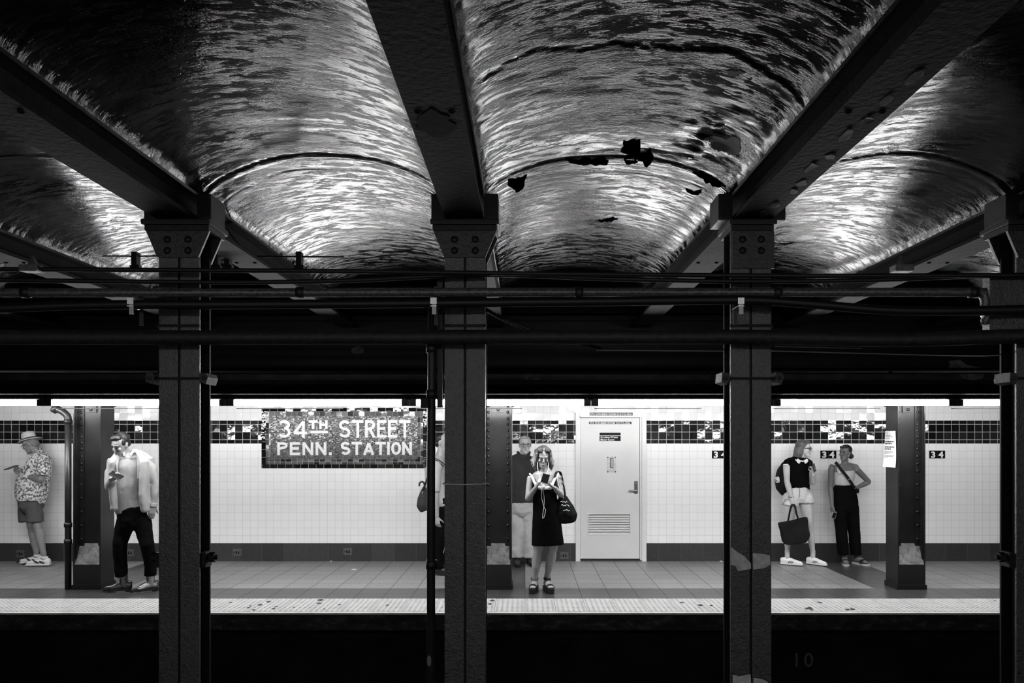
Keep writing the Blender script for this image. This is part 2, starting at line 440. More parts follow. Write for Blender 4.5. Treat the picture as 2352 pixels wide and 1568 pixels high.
# peeled places and dark holes in the plaster
M_HOLE = mat('exposed_black_plaster', .0008, 1, 0, 0)
M_PEEL = mat('matt_peeled_plaster', .12, .8, 0, .2, .15, 12)
def ceil_z(X, Y):
    k = 4
    for j, (a, b) in enumerate(bays):
        if a <= X <= b: k = j; u = (X-a)/(b-a); break
    else: return ZB
    return float(arch_z(np.array([u]))[0]+arch_disp(np.array([X]), np.array([Y]), np.array([u]), k)[0])
def ceil_pt(px, py):
    Y = 4.0
    for _ in range(12):
        X = ax(px, Y); z = ceil_z(X, Y); Y = F*(z-CH)/(VY-py)
    return X, Y
def patch(pts, name, m, lab, k=8, lift=.0025, par=None):
    """flake outlined in the photograph, laid on the vault and following its curve"""
    rj = random.Random(int(pts[0][0])); pp = [Vector(p) for p in pts]; size = max((a-b).length for a in pp for b in pp)
    for _ in range(3):          # ragged edge
        q = []
        for a, b in zip(pp, pp[1:]+pp[:1]):
            n = Vector((-(b-a).y, (b-a).x)); q += [a, (a+b)/2+n*rj.uniform(-.22, .22)]
        pp = q
    P = [Vector((*ceil_pt(*p), 0)) for p in pp]
    c = sum(P, Vector())/len(P)
    bm = B(); rings = []
    for t in (1, .66, .33):
        rings.append([bm.verts.new((c.x+(p.x-c.x)*t, c.y+(p.y-c.y)*t, ceil_z(c.x+(p.x-c.x)*t, c.y+(p.y-c.y)*t)-lift)) for p in P])
    cv = bm.verts.new((c.x, c.y, ceil_z(c.x, c.y)-lift)); n = len(P)
    for A, Bq in zip(rings, rings[1:]):
        for i in range(n): bm.faces.new([A[i], A[(i+1)%n], Bq[(i+1)%n], Bq[i]])
    for i in range(n): bm.faces.new([rings[-1][i], rings[-1][(i+1)%n], cv])
    res = bmesh.ops.extrude_face_region(bm, geom=bm.faces[:])
    bmesh.ops.translate(bm, verts=[v for v in res['geom'] if isinstance(v, bmesh.types.BMVert)], vec=(0,0,.004))
    return tag(link(name, bm, m), lab, 'ceiling patch')
patch([(1432,322),(1470,320),(1472,352),(1492,358),(1494,340),(1496,375),(1486,384),(1480,368),(1458,376),(1436,372)], 'plaster_hole', M_HOLE, 'black jagged hole in the middle vault right of its crown, above the seam')
patch([(1296,362),(1312,368),(1360,368),(1398,370),(1396,378),(1350,378),(1310,374)], 'plaster_hole', M_HOLE, 'long thin black gap along the seam at the crown of the middle vault')
patch([(1168,410),(1210,400),(1205,420),(1185,442),(1166,424)], 'plaster_hole', M_HOLE, 'black triangular hole in the middle vault beside the centre beam')
patch([(1590,396),(1628,402),(1648,416),(1656,428),(1640,428),(1620,420)], 'plaster_hole', M_HOLE, 'ragged black gap in the middle vault close to the right-hand beam above the column')
patch([(1575,432),(1612,434),(1604,448),(1588,446)], 'plaster_hole', M_HOLE, 'small black hole just below the seam right of the middle vault')
patch([(1372,505),(1395,500),(1420,503),(1405,510),(1380,511)], 'plaster_hole', M_HOLE, 'small black slit in the bright lower part of the middle vault')
patch([(1622,313),(1650,312),(1668,320),(1690,314),(1702,340),(1690,356),(1662,346),(1640,330)], 'peeled_patch', M_PEEL, 'matt grey peeled patch shaped like a cloud on the right of the middle vault')
patch([(1668,162),(1700,160),(1712,168),(1690,176),(1672,172)], 'peeled_patch', M_PEEL, 'small matt grey patch at the long crack of the middle vault')
# ---------------------------------------------------------------- beams
M_BEAM = mat('black_beam_paint', .004, .8, 0, .08, .6, 6, .6, 34, .006)
labs = {0:'black roof beam at the far left edge of the ceiling', 1:'black roof beam left of the bay beyond the left track column',
        2:'black roof beam carried by the left track column', 3:'broad black roof beam rising from the centre track column',
        4:'black roof beam over the right track column with its paint peeling', 5:'black roof beam crossing the upper right corner over the track column at the right edge',
        6:'black roof beam seen low at the far right behind the cables', 7:'black roof beam at the far right end of the ceiling'}
for i, cx in enumerate(BEAMS):
    r = thing('roof_beam', labs[i], 'beam', (cx, 2.5, ZB), 'roof beams between the vaults')
    bm = B()
    prof = [(-.1,0),(.1,0),(.1,.022),(.085,.034),(.03,.05),(.03,.13),(.1,.138),(.1,.30),(-.1,.30),(-.1,.138),(-.03,.13),(-.03,.05),(-.085,.034),(-.1,.022)]
    n = 60; rings = []
    for j in range(n+1):
        y = -3.2+(YG+3.2)*j/n
        rings.append([bm.verts.new((cx+x, y, ZB+z)) for x, z in prof])
    m_ = len(prof)
    for A, Bq in zip(rings, rings[1:]):
        for q in range(m_): bm.faces.new([A[q], A[(q+1)%m_], Bq[(q+1)%m_], Bq[q]])
    bm.faces.new(rings[0][::-1]); bm.faces.new(rings[-1])
    child('beam', bm, M_BEAM, r)
    bm = B()
    yy = 1.6
    while yy < YG-.3:
        if abs(yy-YT-.07) > .4:
            for sx in (-.06, .06): ellip(bm, (cx+sx, yy, ZB+.001), (.014,.014,.009), seg=8)
        yy += 1.22
    child('rivets', bm, M_BEAM, r, True)
    for sx in (-1, 1):      # thin flange lip the vault plaster stops against
        bm = B(); xa, xb = sorted((cx+sx*.1, cx+sx*.106)); box(bm, xa, xb, -3.2, YG-.01, ZS-.012, ZS+.004); child('flange_lip', bm, mat('worn_lip_metal', .03, .3, .4, .6, .8, 30, .6, 60, .004), r)
    if i == 3:      # round peeled patch under the centre beam
        bm = B(); c = Vector((cx, 0, 0)); Yc = F*1.15/(VY-285)
        ring = [(cx-.01+.07*(1+.12*math.sin(5*t)+.1*math.cos(9*t))*math.cos(t), Yc+.12*(1+.12*math.cos(4*t)+.08*math.sin(7*t))*math.sin(t), ZB-.003) for t in [2*math.pi*q/36 for q in range(36)]]
        prism(bm, ring, (0,0,.002)); o = child('peeled_patch', bm, mat('grey_primer', .010, .9, 0, .05, .3, 20), r); o['label'] = 'round grey patch where the black paint has come off'
    if i == 4:      # flaking strip along the far edge
        for q in range(10):
            bm = B(); Yc = 2.55+q*.17+random.uniform(-.04,.04); x0 = cx+random.uniform(.0,.05); L = random.uniform(.05,.12)
            ring = [(x0+.022*random.uniform(.5,1.3)*math.cos(t), Yc+L*.6*math.sin(t)*random.uniform(.7,1.2), ZB-.006-.004*math.cos(t)) for t in [2*math.pi*z/9 for z in range(9)]]
            prism(bm, ring, (0,0,.005)); child('paint_flake', bm, mat('curled_paint_flake', .02, .6, 0, .2, .4, 30), r)

# ---------------------------------------------------------------- girder over the platform edge
r = thing('edge_girder', 'massive black girder running across the whole view above the platform edge lamps', 'girder', (0, YG+.45, CH+.45))
zb = CH+.45; zt = 3.0
bm = B(); box(bm, X0+.06, X1-.06, YG+.06, YG+.95, zb+.03, zt); child('web', bm, M_STEEL, r)
bm = B(); box(bm, X0+.06, X1-.06, YG, YG+.95, zb, zb+.028); box(bm, X0+.06, X1-.06, YG+.02, YG+.06, zb+.028, zb+.10); child('lower_flange', bm, mat('scuffed_girder_flange', .004, .9, 0, .02, .7, 6, .3, 20, .004), r)
bm = B(); box(bm, X0+.06, X1-.06, YG, YG+.09, zt-.06, zt-.02); child('upper_flange', bm, M_STEEL, r)
bm = B(); box(bm, X0+.06, X1-.06, YG+.015, YG+.06, az(872, YG), az(846, YG)); child('cover_plate', bm, mat('scuffed_girder_plate', .022, .5, 0, .4, .8, 5, .4, 20, .004), r)
random.seed(11)
# bare spots where the paint came off the girder
M_BARE = mat('bare_grey_patch', .10, .7, 0, .3, .7, 14)
for pts, lab in (([(2180,828),(2205,826),(2222,838),(2262,846),(2258,868),(2235,873),(2212,868),(2205,858),(2176,858),(2182,842)], 'ragged pale patch on the girder near the right edge'),
                 ([(808,800),(822,795),(836,800),(836,810),(818,814),(806,808)], 'small pale patch on the girder above the station sign'),
                 ([(1204,848),(1215,845),(1222,866),(1242,868),(1240,872),(1204,872)], 'scraped pale streaks on the girder right of the centre column')):
    bm = B(); prism(bm, [at(x, y, YG+.013)+Vector((0,0,0)) for x, y in pts], (0, .045, 0))
    o = child('bare_patch', bm, M_BARE, r); o['label'] = lab
# two pipes clipped along the girder face
M_PIPE2 = mat('girder_conduit_paint', .005, .8, 0, .04, .6, 8, .3, 30, .003)
for yy, rad, lab in ((851, .03, 'long dark conduit clipped along the face of the edge girder'),):
    rr = thing('girder_conduit', lab, 'conduit', (0, YG-.04, az(yy, YG-.04)))
    bm = B(); tube(bm, [(X0+.06, YG-.04, az(yy, YG-.04)), (0, YG-.04, az(yy+.5, YG-.04)), (X1-.06, YG-.04, az(yy, YG-.04))], rad, 12); child('pipe', bm, M_PIPE2, rr, True)
    for q in range(-4, 5):
        bm = B(); box(bm, q*1.9-.015, q*1.9+.015, YG-.04-rad-.004, YG+.06, az(yy, YG-.04)-rad-.004, az(yy, YG-.04)+rad+.004); child('clip', bm, M_STEELD, rr)

# ---------------------------------------------------------------- track columns
M_COLF = NT('pitted_column_paint')
_f = M_COLF.noise(38, 3, rough=.7); _g = M_COLF.noise(3, 4, stretch=(1,1,.4))
M_COLF.col(M_COLF.math('MULTIPLY', M_COLF.ramp(_f, [(.30,.002),(.40,.024),(.6,.036)]), M_COLF.ramp(_g, [(.3,.75),(.7,1.3)])))
M_COLF = M_COLF.fin(.36, spec=.55, normal=M_COLF.bump(M_COLF.noise(85, 4, rough=.6), .6, .006))
def add_rivet(bm, x, y, z, r=.016): ellip(bm, (x, y, z), (r, r*.65, r), seg=10)
track_x = [BEAMS[2], BEAMS[3], BEAMS[4], BEAMS[5]]
clabs = ['black steel track column in front of the man in the pale jacket', 'black steel track column in the centre with a thin white wire tied round it',
         'black steel track column with pale peeled patches near the platform level', 'black steel track column cut off by the right edge of the photo']
ZTB = -1.2
HW = 47/431.0
for i, cx in enumerate(track_x):
    r = thing('track_column', clabs[i], 'column', (cx, YT+.075, ZTB), 'steel columns between the tracks')
    bm = B(); zt = ZB-.035
    g = .006
    box(bm, cx-HW+.045, cx+HW-.045, YT+.010, YT+.14, ZTB, zt); box(bm, cx-HW, cx+HW, YT+.136, YT+.15, ZTB, zt)
    child('shaft', bm, M_STEELD, r)  # darker black than the front flanges: shade of the sides put into the colour
    for xa, xb in ((cx-HW, cx-g), (cx+g, cx+HW)):
        bm = B(); box(bm, xa, xb, YT, YT+.016, ZTB, zt, bev=.004); child('front_flange', bm, M_COLF, r)
    # cap plate, seat and gussets
    zc = CH+(VY-520)/431; hwc = .182 if i != 2 else .125
    sh = 0
    bm = B(); box(bm, cx-hwc, cx+hwc, YT-.05, YT+.22, zc, ZB, bev=.006); box(bm, cx-hwc+.012, cx+hwc-.012, YT-.03, YT+.2, zc-.028, zc)
    child('cap_plate', bm, M_STEEL, r)
    bm = B()
    zg0, zg1 = CH+(VY-592)/431, zc-.028
    for y0, y1 in ((YT-.018, YT-.001), (YT+.151, YT+.168)):
        if i != 2: prism(bm, [(cx-HW,y0,zg0),(cx+HW,y0,zg0),(cx+hwc-.014,y0,zg1),(cx-hwc+.014,y0,zg1)], (0,y1-y0,0))
        else: box(bm, cx-HW+.005, cx+HW+.01, y0, y1, zg0-.06, zg1)
    child('gusset', bm, mat('pitted_gusset_paint', .009, .5, 0, .5, .6, 40, .6, 70, .006), r)
    bm = B()
    for sx in (-.055, .055):
        for zz in (zg0+.035, zg1-.045): add_rivet(bm, cx+sx*(1 if i != 2 else .9), YT-.018, zz, .02)
    child('rivets', bm, M_STEEL, r, True)
    # bearing block round the beam on the cap
    bm = B()
    for s_ in (-1, 1): box(bm, cx+s_*.103 if s_ > 0 else cx-.178, cx+.178 if s_ > 0 else cx-.103, YT-.02, YT+.18, ZB, ZS+.0, bev=.004)
    child('bearing_block', bm, M_STEEL, r)
    # splice angles behind the cables
    bm = B(); 
    for yy in (748, 786): box(bm, cx-HW-.004, cx+HW+.004, YT-.012, YT-.002, az(yy+3, YT), az(yy-3, YT))
    child('splice_strip', bm, M_STEELD, r)
    # strap with bolted lugs
    if i in (0, 2, 3):
        zz = az(869, YT)
        bm = B()
        for yy0 in (YT-.006, YT+.15): box(bm, cx-HW-.03, cx+HW+.03, yy0, yy0+.006, zz-.007, zz+.007)
        child('strap', bm, M_STEELD, r)
        for s_ in (-1, 1):
            bm = B(); xc = cx+s_*(HW+.033)
            prism(bm, [(xc-.022,YT-.03,zz-.02),(xc+.012,YT-.03,zz-.032),(xc+.024,YT-.03,zz+.006),(xc+.014,YT-.03,zz+.026),(xc-.018,YT-.03,zz+.03)], (0,.14,0))
            add_rivet(bm, xc, YT-.03, zz, .012)
            child('strap_lug', bm, mat('rusty_lug', .022, .6, 0, .4, .8, 60, .6, 60, .006), r)
    if i in (0, 3):
        zz = az(1283, YT)
        for s_ in (-1, 1):
            bm = B(); xb = cx+s_*HW
            tube(bm, [(xb, YT+.06, zz), (xb+s_*.075, YT+.06, zz)], .013, 8)
            tube(bm, [(xb+s_*.03, YT+.06, zz), (xb+s_*.06, YT+.06, zz)], .027, 6)
            box(bm, min(xb, xb+s_*.025), max(xb, xb+s_*.025), YT+.02, YT+.10, zz-.05, zz+.03)
            child('bolt_end', bm, M_STEELD, r)
    if i == 1:
        zz = az(1111, YT)
        bm = B(); tube(bm, smoothpath([(cx-HW-.004, YT+.05, zz+.002), (cx-HW-.004, YT-.004, zz), (cx, YT-.005, zz-.003), (cx+HW+.003, YT-.004, zz+.001), (cx+HW+.003, YT+.05, zz)], 4), .0028, 6)
        o = child('tie_wire', bm, mat('pale_wire', .5, .5), r); o['label'] = 'thin white wire tied round the column'
    if i == 2:
        mp = mat('pale_peeled_primer', .42, .7, 0, .3, .25, 30)
        s = []
        for pts, lab in (([(1679,1256),(1692,1266),(1710,1277),(1725,1294),(1725,1306),(1695,1311),(1690,1300),(1679,1297)], 'pale patch with paint peeled off'),
                    ([(1729,1270),(1750,1271),(1768,1275),(1770,1296),(1757,1304),(1730,1308)], 'pale patch with paint peeled off'),
                    ([(1683,1550),(1697,1553),(1724,1548),(1726,1580),(1683,1580)], 'pale patch low on the column'),
                    ([(1731,1556),(1752,1560),(1764,1566),(1764,1580),(1731,1580)], 'pale patch low on the column')):
            bm = B(); prism(bm, [at(x, y, YT-.003) for x, y in pts], (0,.0025,0)); o = child('peeled_patch', bm, mp, r); o['label'] = lab

# ---------------------------------------------------------------- riser pipes beside the centre column
r = thing('riser_pipe', 'tall black pipe standing on the track bed left of the centre column', 'pipe', (ax(988, YT), YT-.05, ZTB))
bm = B(); Yp = YT-.05
tube(bm, [(ax(990,Yp), Yp, ZTB), (ax(990,Yp), Yp, az(1080,Yp)), (ax(992,Yp), Yp, az(800,Yp)), (ax(993,Yp), Yp, az(705,Yp))], .022, 14)
child('pipe', bm, M_PIPE, r, True)
for yy in (1296, 905, 800):
    bm = B(); tube(bm, [(ax(991,Yp), Yp, az(yy+10,Yp)), (ax(991,Yp), Yp, az(yy-10,Yp))], .029, 14); child('coupling', bm, M_PIPE, r, True)
bm = B(); ellip(bm, (ax(987,Yp), Yp-.02, az(1515,Yp)), (.012,.005,.03)); o = child('scuff', bm, mat('pale_scuff', .12, .8), r); o['label'] = 'pale scuff on the pipe'
r = thing('flat_conduit', 'narrow black conduit between the riser pipe and the centre column', 'conduit', (ax(1010, YT), YT, az(640, YT)))
bm = B(); box(bm, ax(1004,YT), ax(1016,YT), YT-.0, YT+.03, az(935,YT), az(640,YT)); child('channel', bm, M_PIPE, r)
r = thing('power_box', 'black control box on a lamp post pipe by the centre column', 'box', (ax(980, YT), YT-.05, az(930, YT)))
bm = B(); box(bm, ax(969,Yp), ax(989,Yp)-.004, Yp-.06, Yp-.024, az(937,Yp), az(915,Yp), bev=.004); child('housing', bm, M_STEELD, r)

# ---------------------------------------------------------------- pipes and cables in front of the columns
def run(name, lab, cat, pts, rad, m, Y=None, bandx=(), kk=8):
    P = [at(x, y, Y) for x, y in pts]
    r = thing(name, lab, cat, P[len(P)//2])
    bm = B(); tube(bm, smoothpath(P, kk), rad, 12); child('jacket' if cat == 'cable' else 'pipe', bm, m, r, True)
    return r
YP = YT-.14
run('cable', 'thin upper black cable crossing the columns just below their caps', 'cable', [(-300,617),(0,618),(700,622),(1200,628),(1800,633),(2300,632),(2700,630)], .012, M_CABLE, YP)
run('cable', 'slack black cable rising towards the centre column under the upper cable', 'cable', [(-300,640),(0,643),(500,648),(800,644),(1100,631),(1400,640),(1700,646),(2000,643),(2300,632),(2700,628)], .012, M_CABLE, YP+.035)
r = run('pipe', 'straight black pipe below the slack cable with an elbow down at the right', 'pipe', [(-300,672),(0,672),(600,672),(1200,671),(1800,671),(2225,671),(2252,674),(2262,690),(2263,745)], .023, mat('worn_pipe_paint', .05, .38, 0, .5, .7, 60, .5, 60, .003), YP, kk=6)
for x in (60, 690, 1330, 1785, 2235):
    bm = B(); p = at(x, 671.5, YP); tube(bm, [p-Vector((.02,0,0)), p+Vector((.02,0,0))], .029, 12); child('coupling', bm, M_PIPE, r, True)
run('cable', 'thick black power cable hanging in long waves below the straight pipe', 'cable', [(-300,722),(0,708),(250,700),(600,699),(1000,696),(1400,692),(1700,689),(1850,697),(2060,713),(2352,711),(2700,700)], .024, M_CABLE, YP-.055)
run('pipe', 'thick lowest black pipe crossing in front of the track columns', 'pipe', [(-300,776),(0,775),(500,775),(1000,774),(1400,774),(1750,774),(2050,780),(2352,772),(2700,768)], .038, mat('matt_black_pipe', .012, .6, 0, .35, .6, 30, .4, 40, .004), YP-.0)
run('cable', 'thin pale messenger wire between the right track columns', 'cable', [(1370,804),(1665,806),(1780,806),(2200,817),(2310,815)], .0032, mat('bright_wire', .5, .4, .6), YT+.2, kk=4)
run('cable', 'second thin wire just above the pale messenger wire beside the right track column', 'cable', [(1780,795),(1980,800)], .0028, mat('bright_wire2', .3, .4, .6), YT+.2, kk=3)
run('cable', 'thin black cable slanting down behind the pipes right of the centre column', 'cable', [(1085,690),(1160,735),(1260,770),(1380,800)], .010, M_CABLE, YT+.165, kk=4)
run('rod', 'thin rod under the vaults beside the left track column', 'rod', [(235,588),(500,588),(790,590)], .005, M_STEELD, 5.2, kk=3)
for x in (312, 497, 524, 688):
    p = at(x, 590, 5.2); bm = B(); box(bm, p.x-.018, p.x+.018, 5.17, 5.23, p.z-.06, p.z+.03, bev=.006); box(bm, p.x-.03, p.x+.03, 5.18, 5.22, p.z-.08, p.z-.055)
    tag(link('rod_clip', bm, M_STEELD), {312:'black clip on the thin rod left of the left track column', 497:'black clip on the thin rod just right of the left track column', 524:'second black clip on the thin rod right of the left track column', 688:'black clip at the beam on the right end of the thin rod'}[x], 'clip', 'clips on the thin rod')
# bright strap hangers
for x, lab in ((318, 'shiny metal strap hanger on the cables left of the left track column'), (1000, 'shiny metal strap hanger on the cables left of the centre track column'), (1692, 'shiny metal strap hanger on the cables at the left side of the peeling track column')):
    p = at(x, 700, YP)
    r = thing('strap_hanger', lab, 'hanger', p, 'strap hangers on the cables')
    bm = B(); box(bm, p.x-.016, p.x+.016, YP-.086, YP-.081, az(704,YP), az(690,YP)); box(bm, p.x-.016, p.x+.016, YP-.086, YP+.03, az(704,YP)-.012, az(704,YP)-.008); child('strap', bm, M_BRIGHT, r)
    bm = B(); box(bm, p.x-.008, p.x+.013, YP-.080, YP-.074, az(727,YP), az(704,YP)); child('tab', bm, mat('dull_zinc', .25, .4, .5), r)
    bm = B(); box(bm, p.x-.010, p.x+.010, YP+.03, YP+.036, az(745,YP), az(655,YP)); child('hanger_bar', bm, M_PIPE, r)
# insulator brackets on the cable run
for x, y, lab in ((75, 612, 'stubby bracket standing on the upper cable near the left edge'), (2070, 612, 'stubby bracket standing on the upper cable under the right beam')):
    r = thing('cable_bracket', lab, 'bracket', at(x, y+10, YP), 'brackets on the upper cable')
    c = at(x, y, YP)
    bm = B(); box(bm, c.x-.048, c.x+.048, YP-.04, YP+.03, az(y+22,YP)+.02, az(y-2,YP), bev=.005); child('base', bm, mat('pitted_bracket', .05, .5, 0, .5, .6, 50, .6, 60, .006), r)
    bm = B(); loft(bm, [(c.x,YP,az(y-2,YP)),(c.x,YP,az(y-12,YP)),(c.x,YP,az(y-22,YP))], [.026,.018,.010], n=8); child('stud', bm, mat('pitted_bracket'), r)
# pull box at the right edge
r = thing('pull_box', 'square pitted steel box mounted high on the track column at the right edge', 'box', (ax(2330, YT-.06), YT-.03, az(700, YT)))
bm = B(); box(bm, ax(2273,YT-.07), ax(2450,YT-.07), YT-.07, YT-.004, az(760,YT-.07), az(634,YT-.07), bev=.004); child('housing', bm, M_COLF, r)

# ---------------------------------------------------------------- platform columns
M_PC = mat('platform_column_paint', .010, .38, 0, .32, .4, 10, .25, 60, .003)
M_PCD = mat('platform_column_base_paint', .006, .5, 0, .4)
pc_x = [ax(199.5, YC), ax(1143.5, YC), ax(2094, YC)]
pl = ['riveted black platform column beside the man in the pale jacket', 'riveted black platform column left of the woman in the black dress', 'riveted black platform column with a paper notice, right of the two young women']
FX = .155
for i, cx in enumerate(pc_x):
    r = thing('platform_column', pl[i], 'column', (cx, YC+.15, 0), 'riveted columns on the platform')
    bm = B(); zt = zb+.0
    for s_ in (-1, 1): box(bm, cx+s_*FX-(.014 if s_ > 0 else 0), cx+s_*FX+(.014 if s_ < 0 else 0), YC, YC+.3, 0, zt)
    child('flange', bm, M_PC, r)
    bm = B(); box(bm, cx-FX+.014, cx+FX-.014, YC+.10, YC+.115, 0, zt); child('web', bm, M_PC, r)
    bm = B()
    for s_ in (-1, 1):
        xa, xb = sorted((cx+s_*(FX-.014), cx+s_*(FX-.075)))
        box(bm, xa, xb, YC+.088, YC+.10, .30, zt)
        xa, xb = sorted((cx+s_*(FX-.014), cx+s_*(FX-.026)))
        box(bm, xa, xb, YC+.025, YC+.10, .30, zt)
    child('angle_iron', bm, M_PC, r)
    bm = B()
    zz = zt-.10; n_ = 0
    while zz > .42:
        for s_ in (-1, 1): add_rivet(bm, cx+s_*(FX-.045), YC+.088, zz, .017)
        n_ += 1; zz -= .070 if n_ < 8 else (.083 if n_ < 11 else .155)
    for s_ in (-1, 0, 1): add_rivet(bm, cx+s_*(FX-.045), YC+.06, zt-.055, .019)
    add_rivet(bm, cx, YC+.078, zt-.14, .019)
    for s_ in (-1, 1):
        for dy in (.07, .20):
            bmesh.ops.create_uvsphere(bm, u_segments=8, v_segments=6, radius=1, matrix=Matrix.Translation((cx+s_*(FX+.022), YC+dy, zt-.05)) @ Matrix.Diagonal((.012,.018,.018,1)))
    child('rivets', bm, M_PC, r, True)
    bm = B(); box(bm, cx-FX+.014, cx+FX-.014, YC+.062, YC+.088, zt-.085, zt); box(bm, cx-.062, cx+.062, YC+.082, YC+.10, zt-.175, zt-.085)
    child('splice_plate', bm, M_PC, r)
    bm = B()
    for s_ in (-1, 1):
        xa, xb = sorted((cx+s_*(FX+.001), cx+s_*(FX+.022))); box(bm, xa, xb, YC+.0, YC+.3, zt-.10, zt)
    child('side_bracket', bm, M_PC, r)
    # foot: painted box with a sloping pale wash in the pocket
    z1, z2 = az(1296, YC), az(1254, YC)+.02
    bm = B(); box(bm, cx-FX-.012, cx+FX+.012, YC-.012, YC+.312, 0, .055); box(bm, cx-FX+.014, cx+FX-.014, YC+.001, YC+.10, .02, z1); child('foot', bm, M_PCD, r)
    bm = B(); prism(bm, [(cx-FX+.015,YC+.002,z1),(cx-FX+.015,YC+.10,z1),(cx-FX+.015,YC+.10,z2)], (2*FX-.03,0,0))
    o = child('sloped_wash', bm, mat('worn_cement_wash', .13, .7, 0, .4, .6, 16, .6, 35, .01), r); o['label'] = 'pale worn cement slope'
# downpipe at the left platform column
r = thing('downpipe', 'black downpipe running down the left side of the left platform column', 'pipe', (ax(156, YC), YC+.03, 0))
Yd = YC+.02; xd = ax(156.5, Yd)
bm = B(); tube(bm, [(xd,Yd,.0),(xd,Yd,az(966,Yd))], .034, 14); child('pipe', bm, M_PC, r, True)
for yy in (1205, 1243, 968):
    bm = B(); tube(bm, [(xd,Yd,az(yy+5,Yd)),(xd,Yd,az(yy-5,Yd))], .043, 14); child('coupling', bm, M_PC, r, True)
bm = B(); tube(bm, smoothpath([(xd,Yd,az(968,Yd)),(xd-.01,Yd,az(955,Yd)),(ax(142,Yd),Yd,az(944,Yd)),(ax(126,Yd),Yd,az(938,Yd))], 5), .038, 14)
tube(bm, [at(131,941,Yd), at(123,937,Yd)], .05, 14); child('elbow', bm, M_PC, r, True)
# paper notice on the right platform column
c = at(2041, 1030, YC+.0); Yn = YC+.12; xl = pc_x[2]-FX-.010
bm = B()
NX = ax(2033.5,YC+.3); 
def nq(px0, py, dx=0): return (pc_x[2]-FX-.006-dx, YC+.02+.26*px0, az(py, YC+.02+.26*px0))
g_ = []
for j in range(9):
    t = j/8; row = []
    for q in range(5):
        u_ = q/4; yb = YC+.30-.27*u_; zt_, zb_ = az(989, YC), az(1074, YC)
        row.append(bm.verts.new((pc_x[2]-FX-.008-.03*(t**3)*(1-u_*.6)-.006*math.sin(3*t+2*u_), yb, zt_+(zb_-zt_)*t)))
    g_.append(row)
for A, Bq in zip(g_, g_[1:]):
    for q in range(4): bm.faces.new([A[q], A[q+1], Bq[q+1], Bq[q]])
r = thing('paper_notice', 'white printed paper notice taped to the left side of the right platform column', 'notice', (pc_x[2]-FX-.01, YC+.15, 1.5))
sh_ = child('sheet', bm, mat('white_notice_paper', .72, .6), r, True)
bm = B()
random.seed(5)
def nbar(v0, v1, u0, u1):
    pts = []
    for t, u_ in ((v0,u0),(v0,u1),(v1,u1),(v1,u0)):
        zt_, zb_ = az(989, YC), az(1074, YC)
        pts.append((pc_x[2]-FX-.0105-.03*(t**3)*(1-u_*.6)-.006*math.sin(3*t+2*u_), YC+.30-.27*u_, zt_+(zb_-zt_)*t))
    quad(bm, pts)
for v, h, u0, u1 in ((.05,.012,.05,.3),(.12,.012,.1,.6),(.16,.012,.1,.8),(.20,.012,.1,.5),(.28,.028,.06,.85),(.335,.028,.06,.7),(.43,.028,.06,.9),(.485,.028,.06,.6),(.56,.01,.06,.8),(.59,.01,.06,.75),(.62,.01,.06,.5),(.67,.01,.06,.9),(.70,.01,.06,.8),(.73,.01,.06,.4)):
    uu = u0
    while uu < u1:
        l_ = random.uniform(.05, .14); nbar(v, v+h, uu, min(uu+l_, u1)); uu += l_+.025
child('print', bm, mat('black_print', .03, .7), r)

# ---------------------------------------------------------------- lamps
M_TUBE = NT('lit_fluorescent_tube'); M_TUBE.p.inputs['Emission Color'].default_value = (1,1,1,1); M_TUBE.p.inputs['Emission Strength'].default_value = TUBE
M_TUBE.col(.8); M_TUBE = M_TUBE.fin(.4)
M_TUBE2 = NT('lit_fluorescent_tube_near'); M_TUBE2.p.inputs['Emission Color'].default_value = (1,1,1,1); M_TUBE2.p.inputs['Emission Strength'].default_value = NEAR_TUBE
M_TUBE2.col(.8); M_TUBE2 = M_TUBE2.fin(.4)
M_SOCK = mat('black_lamp_socket', .012, .4)
YL = 8.50; ZL = az(924.5, YL); PER = 1.94; SX0 = ax(105, YL)
lamp0 = None
llab = ['lit white fluorescent tube lamp cut off by the left edge', 'lit white fluorescent tube lamp above the man in the pale jacket', 'lit white fluorescent tube lamp above the mosaic station sign',
        'lit white fluorescent tube lamp passing behind the centre track column', 'lit white fluorescent tube lamp above the white door', 'lit white fluorescent tube lamp above the two young women by the wall',
        'lit white fluorescent tube lamp cut off by the right edge']
for k in range(-1, 6):
    x0 = SX0+PER*k
    if lamp0 is None:
        r = lamp0 = thing('tube_lamp', llab[k+1], 'lamp', (x0, YL, ZL), 'fluorescent lamps under the edge girder')
        bm = B(); tube(bm, [(x0+.078,YL,ZL),(x0+PER-.078,YL,ZL)], .029, 16); child('lamp_tube', bm, M_TUBE, r, True)
        for a in (x0+.004, x0+PER-.078):
            bm = B(); box(bm, a, a+.074, YL-.034, YL+.05, ZL-.034, ZL+.034, bev=.004); box(bm, a+.028, a+.04, YL-.034, YL+.055, ZL-.032, ZL+.05); child('socket', bm, M_SOCK, r)
        bm = B(); box(bm, x0+.002, x0+PER-.002, YL-.03, YL+.35, ZL+.037, zb-.002); child('housing', bm, mat('lamp_housing_paint', .006, .7, 0, .1), r)
        bm = B(); box(bm, x0+.05, x0+PER*.62, YL+.12, YL+.16, ZL-.062, ZL-.052); child('wire_channel', bm, mat('grey_channel', .008, .8, 0, .1), r)
    else:
        r = lamp0.copy(); COL.objects.link(r); r.location = (x0, YL, ZL); r['label'] = llab[k+1]
        for ch in lamp0.children: q = ch.copy(); COL.objects.link(q); q.parent = r
        if k == 3: pass
